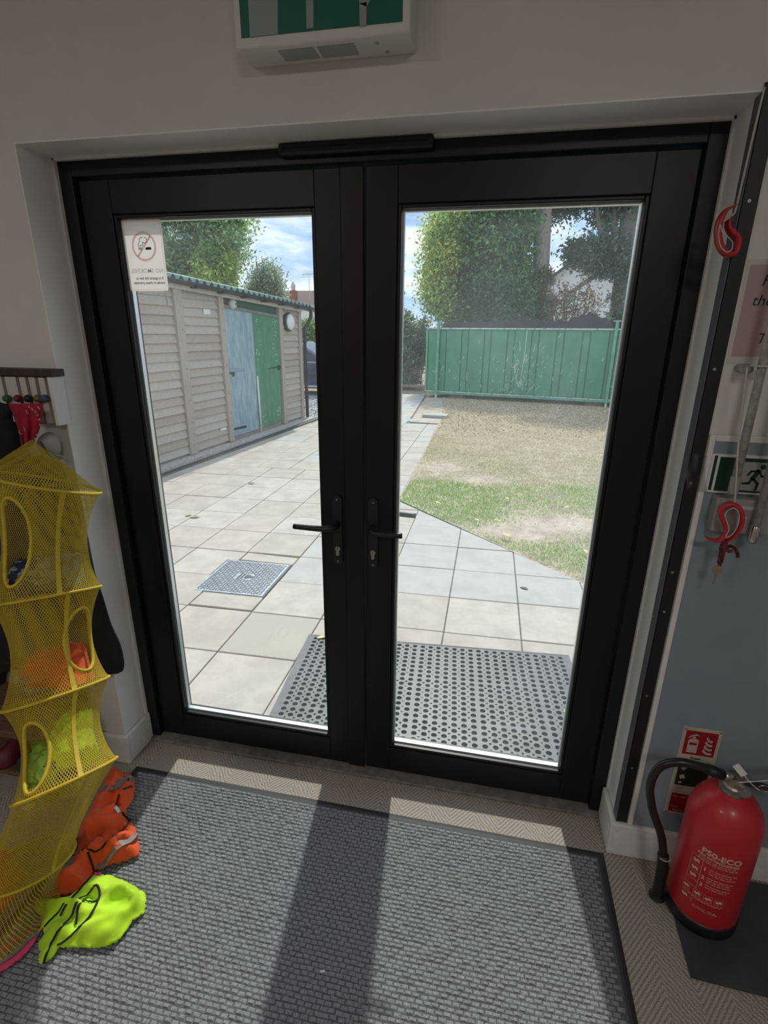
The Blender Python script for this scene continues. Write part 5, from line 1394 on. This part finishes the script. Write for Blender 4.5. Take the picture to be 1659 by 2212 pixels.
# ================================================================== GREEN METAL CONTAINER
F0=np.array([-.60,13.50,0.]); FD=np.array([.9781,-.2081,0.]); FN=np.array([-.2081,-.9781,0.])   # FN faces the doors
def F3(s,o,z): q=F0+FD*s+FN*o; return (float(q[0]),float(q[1]),float(z))
ct=thing('metal_container','long green painted corrugated metal container behind the lawn','container',F3(3,-1,GZ))
M_cg=mat('scuffed green paint',(.045,.235,.125),.5,col2=(.085,.31,.185),vscale=3,lo=.35,hi=.7,detail=9)
M_cd=mat('container green light',(.11,.36,.235),.5,var=.15,vscale=8)
M_chip=mat('chipped white paint',(.62,.62,.58),.7,col2=(.10,.28,.2),vscale=14,lo=.55,hi=.62)
def fbox(s0,s1,o0,o1,z0,z1,name,m,par=ct,**k): return MB().prism([(s0,o0),(s1,o0),(s1,o1),(s0,o1)],lambda a,b,w_:F3(a,b,w_),z0,z1).build(name,m,par,**k)
zb,zt_=.05,1.80
SW=7.6
fbox(0,SW,-2.3,-.05,zb+.02,zt_-.06,'hull',M_cg)
# pressed panels between recessed grooves
edges=[.05,.38,.57]; s=.57
while s<SW-.3:
    for wd in (.43,.18):
        edges.append(min(s+wd,SW-.05)); s+=wd
for i in range(len(edges)-1):
    fbox(edges[i]+.012,edges[i+1]-.012,-.05,0 if i%2==0 else -.014,zb+.09,zt_-.05,'side_panel',M_cg if i%2==0 else M_cg,bevel=.008)
fbox(0,SW,-.06,.03,zb,zb+.085,'bottom_rail',M_cd,bevel=.006); fbox(0,SW,-.06,.03,zt_-.05,zt_,'top_rail',M_cd,bevel=.006)
fbox(.02,SW,.031,.034,zb+.060,zb+.082,'bottom_scrape',M_chip); fbox(.02,SW,.0305,.0335,zt_-.030,zt_-.004,'top_scrape',M_chip)
fbox(0,.05,-.06,.03,zb,zt_,'corner_post',M_cd)
for s in (.36,4.79):
    fbox(s-.035,s+.035,.035,.095,zb-.02,1.96,'lock_post',M_cd,bevel=.004)
    fbox(s-.025,s+.025,.04,.09,GZ-.04,zb-.02,'post_foot',mat('peeling white',(.55,.55,.52),.8))
    fbox(s+.05,s+.10,.034,.05,.42,.48,'latch',M_cd)
fbox(4.70,4.88,.03,.10,1.955,1.975,'post_cap',mat('peeling white',(.55,.55,.52),.8))
mb=MB(); rr=random.Random(9)
for k in range(150):
    s=rr.uniform(.2,5.1) if rr.random()<.55 else rr.gauss(2.6,.35); z=rr.uniform(.15,1.1) if rr.random()<.7 else rr.uniform(.15,1.7); a=rr.uniform(-.6,.6)+1.2; l=rr.uniform(.008,.06)*(1 if rr.random()<.8 else 2); wd=rr.uniform(.003,.010)
    ca,sa=math.cos(a),math.sin(a); mb.add([F3(s+l*ca*i-wd*sa*j,.0012,z+l*sa*i+wd*ca*j) for i,j in ((-1,-1),(1,-.3),(1,.6),(-1,1))],[(0,1,2,3)])
for k in range(60):
    a=rr.uniform(0,6.28); r0=abs(rr.gauss(0,.22)); s,z=2.66+r0*1.6*math.cos(a),.42+r0*math.sin(a); l=rr.uniform(.02,.07); b=rr.uniform(.3,2.8); wd=.003
    ca,sa=math.cos(b),math.sin(b); mb.add([F3(s+l*ca*i-wd*sa*j,.0014,z+l*sa*i+wd*ca*j) for i,j in ((-1,-1),(1,-.3),(1,.6),(-1,1))],[(0,1,2,3)])
mb.build('paint_scratches',mat('scratch pale',(.62,.68,.64),.8),ct)
MB().tube([F3(2.70,.002,1.74),F3(2.69,.002,1.2),F3(2.66,.002,.7),F3(2.64,.002,.30)],[.010,.008,.006,.003],6).build('paint_drip',mat('scratch pale',(.62,.68,.64),.8),ct)
# dark support blocks
for s in (.9,4.5,6.8): fbox(s-.2,s+.2,-.5,-.1,GZ-.04,zb,'support_block',mat('block dark',(.20,.17,.15),.9))
# heap of black netting on top
def netting():
    vs=[];fs=[];NX,NY=90,10
    for i in range(NX+1):
        s=.42+ (4.72-.42)*i/NX
        env=.13+.20*math.exp(-((s-4.15)/.42)**2)+.07*math.exp(-((s-2.5)/.8)**2)
        env*=min(1,(s-.42)/.25+.15)*min(1,(4.72-s)/.2+.05)
        for j in range(NY+1):
            b=j/NY; h=env*math.sin(math.pi*b)**.6*(1+.45*mnoise.noise(Vector((s*6,b*4,1)))+.3*mnoise.noise(Vector((s*17,b*9,2))))
            vs.append(F3(s,.01-.55*b,zt_+.002+max(0,h)))
    fs=[(i*(NY+1)+j,i*(NY+1)+j+1,(i+1)*(NY+1)+j+1,(i+1)*(NY+1)+j) for i in range(NX) for j in range(NY)]
    MBn=MB(); MBn.v=vs; MBn.f=fs
    o=MBn.build('netting',mat('black netting',(.014,.014,.022),.8,col2=(.06,.055,.085),vscale=30,lo=.5,hi=.75,bump=1,bscale=60,bdist=.03),smooth=True)
    tag(o,'heap of black netting bunched along the top of the green container','netting')
netting()

# ================================================================== TREES AND HEDGES
M_leaf=mat_attr('leaf',.55,.5,.35)
M_bark=mat('grey brown bark',(.24,.20,.18),.9,var=.3,vscale=14,stretch=(5,5,1),bump=.8,bscale=18,bdist=.04)
def blobs(c,r,n,seed):
    g=np.random.default_rng(seed); v=g.normal(size=(n,3)); v/=np.linalg.norm(v,axis=1)[:,None]; v*=g.uniform(.35,1,(n,1))**.6
    return np.array(c)+v*np.array(r)
def foliage(par,name,centres,br,n,size,cols,seed,droop=.0):
    g=np.random.default_rng(seed); k=g.integers(0,len(centres),n); v=g.normal(size=(n,3)); v/=np.linalg.norm(v,axis=1)[:,None]
    rad=np.abs(g.normal(.62,.38,(n,1)))*np.asarray(br)*1.15
    P=centres[k]+v*rad; P[:,2]-=droop*g.uniform(0,1,n)
    P[:,2]=np.maximum(P[:,2],GZ+.02)
    base=np.array(cols); ci=np.where(g.uniform(0,1,n)<.5,(k*7919)%len(base),g.integers(0,len(base),n)); c=(base[ci]*.86+.14*base[ci].mean(1)[:,None])*g.uniform(.7,2.7,(n,1))
    return flakes(name,P,g.uniform(.6,1.3,n)*size,np.clip(c,0,1),M_leaf,par,aspect=.42)
def tree(name,label,base,trunk,crown_c,crown_r,nb,br,n,size,cols,seed,tr=.15,droop=0.,limbs=10,group=None):
    t=thing(name,label,'tree',(base[0],base[1],GZ-.05),group)
    cs=blobs(crown_c,crown_r,nb,seed)
    MB().tube(smoothpath(trunk,5),[tr*(1-.45*i/(5*(len(trunk)-1))) for i in range(5*(len(trunk)-1)+1)],12).build('trunk',M_bark,t,smooth=True)
    fork=Vector(trunk[-2]); rr=random.Random(seed)
    mb=MB()
    for k in range(min(limbs,nb)):
        e_=Vector(cs[k]); m_=fork.lerp(e_,.5)+Vector((rr.uniform(-.3,.3),rr.uniform(-.3,.3),rr.uniform(.0,.4)))
        pts=smoothpath([fork,m_,e_],5); mb.tube(pts,[tr*.42*(1-.85*i/len(pts)) for i in range(len(pts))],6)
    mb.build('branches',M_bark,t,smooth=True)
    foliage(t,'foliage',cs,br,n,size,cols,seed+1,droop)
    return t
GRN=[(.12,.21,.075),(.095,.175,.08),(.16,.26,.08),(.085,.155,.085)]
YEL=[(.44,.46,.10),(.32,.40,.10),(.20,.31,.09),(.52,.50,.12),(.15,.25,.09)]
# broad evergreen behind the container (left part turning yellow)
tr1=tree('broad_tree','broad leafy tree with yellowing outer leaves behind the container',(.4,16.6),[(.4,16.6,GZ),(.45,16.6,1.2),(.3,16.7,2.6),(.4,16.7,3.8)],(.95,16.8,3.9),(1.40,1.3,2.8),90,.55,70000,.066,GRN,11,.16)
foliage(tr1,'yellow_foliage',blobs((-.42,16.3,3.8),(.60,.9,2.0),30,31),.46,20000,.066,YEL,32)
foliage(tr1,'low_foliage',blobs((1.4,15.9,2.5),(1.2,.6,.9),22,33),.42,16000,.060,[(.09,.18,.09),(.12,.21,.10),(.075,.15,.08)],34)
# tall ivy-clad trunk
t2=thing('ivy_trunk','tall bare brown trunk wrapped in ivy behind the container','tree',(2.45,16.5,GZ-.05))
MB().tube(smoothpath([(2.62,16.5,GZ-.05),(2.55,16.5,2),(2.40,16.5,4.5),(2.28,16.5,7.5)],6),[.24]*19,14).build('trunk',mat('pinkish bark',(.36,.29,.265),.9,var=.25,vscale=10,stretch=(5,5,1),bump=.7,bscale=16,bdist=.04),t2,smooth=True)
g_=np.random.default_rng(5); cs=np.c_[2.56+g_.normal(0,.16,26),16.32+g_.normal(0,.08,26),g_.uniform(.6,3.4,26)]
foliage(t2,'ivy',cs,.22,9000,.055,[(.12,.12,.06),(.08,.12,.06),(.16,.13,.07)],52)
cs=blobs((2.4,17.2,7.6),(2.0,1.2,1.2),26,53); foliage(t2,'foliage',cs,.55,9000,.08,GRN,54)
# big dark tree with forked trunk to the right
t3=tree('dark_tree','tall dark evergreen with thick forked trunk behind the container end',(5.05,17.0),[(5.05,17.0,GZ-.05),(5.0,17.0,2.0),(4.95,17.0,4.0),(4.75,17.0,6.5),(4.6,17,8)],(4.6,17.2,6.2),(2.3,1.5,1.55),50,.55,36000,.078,[(.065,.12,.075),(.085,.145,.08),(.06,.105,.08)],61,.36,limbs=16)
foliage(t3,'lower_foliage',blobs((4.0,16.6,3.85),(.95,.6,.38),22,63),.32,11000,.072,[(.08,.135,.10),(.095,.15,.105),(.085,.125,.11)],64)
foliage(t3,'trunk_ivy',blobs((5.0,16.65,2.3),(.34,.1,2.0),18,65),.22,4500,.06,[(.08,.13,.09),(.10,.14,.09)],66)
mb=MB()
for pth in ([(4.95,17,3.0),(4.6,16.8,3.9),(4.05,16.7,4.6),(3.8,16.7,5.6)],[(4.95,17,3.2),(4.45,16.9,3.5),(3.7,16.6,3.1),(3.0,16.4,2.5)],[(4.9,17,4.2),(5.4,16.9,4.8),(5.9,16.9,5.0)],[(4.6,16.9,4.3),(4.42,16.9,5.0),(4.35,16.9,6.2)]):
    q=smoothpath(pth,5); mb.tube(q,[.12*(1-.7*i/len(q)) for i in range(len(q))],8)
mb.build('boughs',M_bark,t3,smooth=True)
# brown withered shrub
t4=thing('withered_shrub','brown withered shrub in front of the white house wall','shrub',(3.3,15.4,GZ-.05))
mb=MB(); rr=random.Random(8)
for k in range(16):
    e_=(3.4+rr.uniform(-.9,.9),15.4+rr.uniform(-.2,.3),rr.uniform(2.3,3.5)); q=smoothpath([(3.35+rr.uniform(-.1,.1),15.4,GZ-.05),(3.35+(e_[0]-3.35)*.35,15.4,1.4),e_],5); mb.tube(q,[.022*(1-.8*i/len(q)) for i in range(len(q))],5)
mb.build('stems',mat('dry stem',(.12,.085,.07),.9),t4)
foliage(t4,'dry_leaves',blobs((3.45,15.4,2.45),(.85,.3,.75),30,71),.28,1700,.055,[(.24,.15,.09),(.30,.20,.12),(.18,.11,.08),(.17,.18,.09)],72)
# hedge left of the container
h1=thing('laurel_bush','grey green laurel bush growing beside the container','bush',(-1.5,16.4,GZ-.05))
foliage(h1,'foliage',blobs((-1.75,16.5,1.0),(.85,.5,.95),34,81),.30,16000,.072,[(.17,.22,.15),(.12,.165,.125),(.24,.29,.19),(.09,.12,.11)],82)
cs=np.c_[g_.uniform(-2.4,-1.0,16),g_.uniform(16.2,16.8,16),g_.uniform(1.7,2.25,16)]; foliage(h1,'shoots',cs,.16,700,.07,[(.14,.22,.09),(.09,.14,.08)],83)
mb=MB()
for k in range(9): x=-2.3+.17*k; mb.tube([(x,16.4,GZ-.05),(x+.05,16.4,1.1)],.02,5)
mb.build('stems',M_bark,h1)
h2=thing('low_shrub','low spreading shrub at the foot of the laurel bush','shrub',(-1.6,15.9,GZ-.05))
foliage(h2,'foliage',blobs((-1.65,15.9,.20),(.55,.3,.18),14,85),.18,3500,.055,[(.13,.17,.10),(.10,.13,.08)],86)
MB().tube([(-1.6,15.9,GZ-.05),(-1.6,15.9,.3)],.02,5).build('stem',M_bark,h2)
lg=tag(MB().tube([(-1.85,15.75,.02),(-.75,15.55,.03)],.055,10).build('log',mat('pinkish log',(.42,.30,.26),.9,var=.15,vscale=20)),'pale log lying on the ground beside the container','log')
# left of the doors: big light tree and birch behind the shed
t5=tree('ash_tree','large light green ash tree behind the shed roof',(-11.3,20),[(-11.3,20,GZ-.05),(-11.2,20,2.2),(-11.0,20,4.0),(-11,20,6)],(-11.2,20,5.2),(2.55,1.8,2.5),64,.70,50000,.088,[(.18,.28,.10),(.15,.24,.11),(.22,.34,.10),(.16,.24,.14)],91,.14)
foliage(t5,'yellow_green_foliage',blobs((-9.9,19.3,3.9),(.8,.6,.8),14,92),.4,7000,.088,[(.36,.44,.10),(.28,.38,.09)],93)  # lighter yellow-green leaf colours in part of the crown
t6=tree('birch_tree','thin drooping birch tree behind the far end of the shed',(-8.2,20),[(-8.2,20,GZ-.05),(-8.2,20,1.8),(-8.25,20,3.0),(-8.4,20,4.3)],(-8.1,20,3.3),(.95,.7,1.0),30,.40,12000,.062,[(.20,.25,.16),(.16,.21,.14),(.24,.28,.19)],95,.06,droop=.5)
t7=tree('small_tree','small bright green tree beyond the parked car',(-6.6,22),[(-6.6,22,GZ-.05),(-6.6,22,.8),(-6.6,22,1.4)],(-6.7,22,1.5),(.95,.6,.8),18,.35,7000,.08,[(.14,.24,.06),(.20,.28,.08)],97,.07)

# ================================================================== HOUSES AND CAR
M_rend=mat('white render',(.84,.83,.82),.9,var=.05,vscale=3,bump=.1,bscale=30)
hw=thing('white_house','white rendered gable end of a house beyond the trees','house',(5.2,24,GZ-.05))
MB().prism([(2.6,GZ-.05),(6.9,GZ-.05),(6.9,3.3),(4.75,5.0),(2.6,3.3)],lambda a,b,w_:(a,w_,b),24,30).build('gable_wall',M_rend,hw)
MB().prism([(2.3,3.07),(4.75,5.0),(7.2,3.07),(7.2,3.2),(4.75,5.15),(2.3,3.2)],lambda a,b,w_:(a,w_,b),23.7,30.3).build('roof',mat('dark roof tile',(.10,.08,.075),.8,var=.2,vscale=10),hw)
hb=thing('brick_house','red brick house with chimney and aerial far beyond the shed','house',(-13.6,42,GZ-.05))
M_bri=mat('red brick',(.33,.12,.09),.9,col2=(.24,.10,.08),vscale=30,lo=.4,hi=.6)
M_rt=mat('brown roof tile',(.16,.10,.085),.85,var=.2,vscale=20)
MB().box(-17.5,-9.5,42,49,GZ-.05,3.1).build('wall',M_bri,hb)
MB().prism([(41.6,3.0),(45.5,5.0),(49.4,3.0),(49.4,3.12),(45.5,5.15),(41.6,3.12)],lambda a,b,w_:(w_,a,b),-17.8,-9.2).build('roof',M_rt,hb)
ch=MB().box(-13.75,-13.0,43.0,43.7,3.6,5.2).build('chimney',M_bri,hb)
for x in (-13.55,-13.2): MB().lathe([(.11,5.2),(.13,5.45),(.10,5.6)],(x,43.35,0),10).build('chimney_pot',mat('clay pot',(.40,.22,.15),.85),ch)
ch2=MB().box(-16.0,-15.5,43.0,43.6,3.6,5.0).build('chimney',M_bri,hb); MB().lathe([(.16,5.0),(.20,5.4),(.05,5.7)],(-15.75,43.3,0),10).build('chimney_cowl',M_steel,ch2)
mb=MB(); mb.tube([(-14.3,43.2,4.2),(-14.3,43.2,6.4)],.025,6); mb.tube([(-14.9,43.2,6.2),(-13.8,43.2,6.3)],.02,6)
for k in range(6): x=-14.8+.17*k; mb.tube([(x,43.2,5.95),(x,43.2,6.5)],.014,5)
mb.build('aerial',M_steel,hb)
for x in (-16.4,-14.6,-12.2,-10.6):
    for z in (.7,2.0):
        w1=MB().box(x-.5,x+.5,41.94,42.02,z-.5,z+.55).build('window',M_white,hb); MB().box(x-.42,x+.42,41.92,41.94,z-.42,z+.47).build('pane',mat('dark pane',(.03,.035,.04),.1),w1)
hr=MB().prism([(-14.6,1.0),(-12.0,1.0),(-12.0,2.75),(-13.3,3.6),(-14.6,2.75)],lambda a,b,w_:(a,w_,b),39.5,42).build('porch_gable',M_rend,hb)
MB().prism([(-14.8,2.62),(-13.3,3.6),(-11.8,2.62),(-11.8,2.75),(-13.3,3.75),(-14.8,2.75)],lambda a,b,w_:(a,w_,b),39.3,42).build('porch_roof',M_rt,hr)

def car():
    yb=12.95; zg=GZ-.012
    t=thing('car','dark navy hatchback car parked on the gravel beyond the shed','car',(-4.4,yb+.85,zg))
    M_p=mat('navy car paint',(.012,.018,.065),.22,coat=.8); M_gl=mat('car window glass',(.02,.025,.03),.06,spec=.8); M_ty=mat('tyre rubber',(.012,.012,.012),.8); M_tr=mat('car silver trim',(.5,.52,.55),.25,metal=.8)
    x0,x1=-6.45,-2.30
    low=[(x0,.32),(x0+.05,.72),(x0+.18,.88),(x0+.32,.93),(x1-1.15,.93),(x1-.35,.80),(x1-.05,.62),(x1,.40),(x1-.04,.24),(x1-.45,.20),(x0+.45,.20),(x0+.06,.24)]
    fn=lambda a,b,w_:(a,w_,zg+b)
    MB().prism(low,fn,yb,yb+1.72).build('body',M_p,t,bevel=.05,seg=3)
    cab=[(x0+.20,.92),(x0+.38,1.30),(x0+.62,1.46),(x0+1.7,1.51),(x0+2.25,1.46),(x1-1.05,.92)]
    vs=[fn(a,b,yb+.03+.20*max(0,(b-.92)/.59)) for a,b in cab]+[fn(a,b,yb+1.69-.20*max(0,(b-.92)/.59)) for a,b in cab]; n=6
    MB().add(vs,[tuple(range(n))[::-1],tuple(range(n,2*n))]+[(i,(i+1)%n,(i+1)%n+n,i+n) for i in range(n)]).build('cabin',M_p,t,bevel=.03,seg=2)
    def pane(pts,nm='side_window'):
        for s in (0,1):
            o=(lambda b:yb+.03+.20*(b-.92)/.59-.006) if s==0 else (lambda b:yb+1.69-.20*(b-.92)/.59+.006)
            MB().add([fn(a,b,o(b)) for a,b in pts],[tuple(range(len(pts)))]).build(nm,M_gl,t,solid=.004)
    pane([(x0+2.02,.97),(x1-1.22,.97),(x0+2.28,1.37),(x0+2.02,1.41)]); pane([(x0+1.0,.97),(x0+1.95,.97),(x0+1.95,1.42),(x0+1.0,1.40)]); pane([(x0+.42,1.0),(x0+.94,.97),(x0+.94,1.39),(x0+.66,1.34)])
    MB().add([fn(x1-1.09,.96,yb+.10),fn(x1-1.09,.96,yb+1.62),fn(x0+2.30,1.43,yb+1.46),fn(x0+2.30,1.43,yb+.26)],[(0,1,2,3)]).build('windscreen',M_gl,t,solid=.01)
    for s in (0,1):
        y=yb-.012 if s==0 else yb+1.712
        MB().box(x0+.3,x1-1.2,y,y+.02,zg+.915,zg+.94).build('waist_trim',M_tr,t); MB().box(x0+.5,x1-.5,y,y+.02,zg+.24,zg+.29).build('sill_trim',M_tr,t); MB().box(x0+2.1,x0+2.3,y-.015,y+.02,zg+.80,zg+.835).build('door_handle',M_tr,t)
        MB().box(x0+1.4,x1-1.0,y,y+.02,zg+.55,zg+.58).build('side_moulding',M_black,t)
        MB().obox((x1-1.25,y-.10*(1 if s==0 else -1),zg+1.0),(.05,0,0),(0,.09,0),(0,0,.06)).build('wing_mirror',M_p,t,bevel=.02)
    for xx in (x0+.78,x1-.80):
        for y in (yb-.01,yb+1.53):
            wh=MB().lathe([(.17,0),(.30,.0),(.315,.03),(.315,.17),(.30,.20),(.17,.20)],(xx,y,zg+.31),24,axis=1).build('wheel',M_ty,t,smooth=True)
            MB().lathe([(.05,-.012),(.19,.004),(.20,.02),(.20,.18)],(xx,y,zg+.31),20,axis=1).build('hubcap',M_tr,wh,smooth=True)
    MB().box(x1-.06,x1+.012,yb+.15,yb+.45,zg+.58,zg+.70).build('headlight',M_tr,t,bevel=.02); MB().box(x1-.06,x1+.012,yb+1.27,yb+1.57,zg+.58,zg+.70).build('headlight',M_tr,t,bevel=.02)
car()
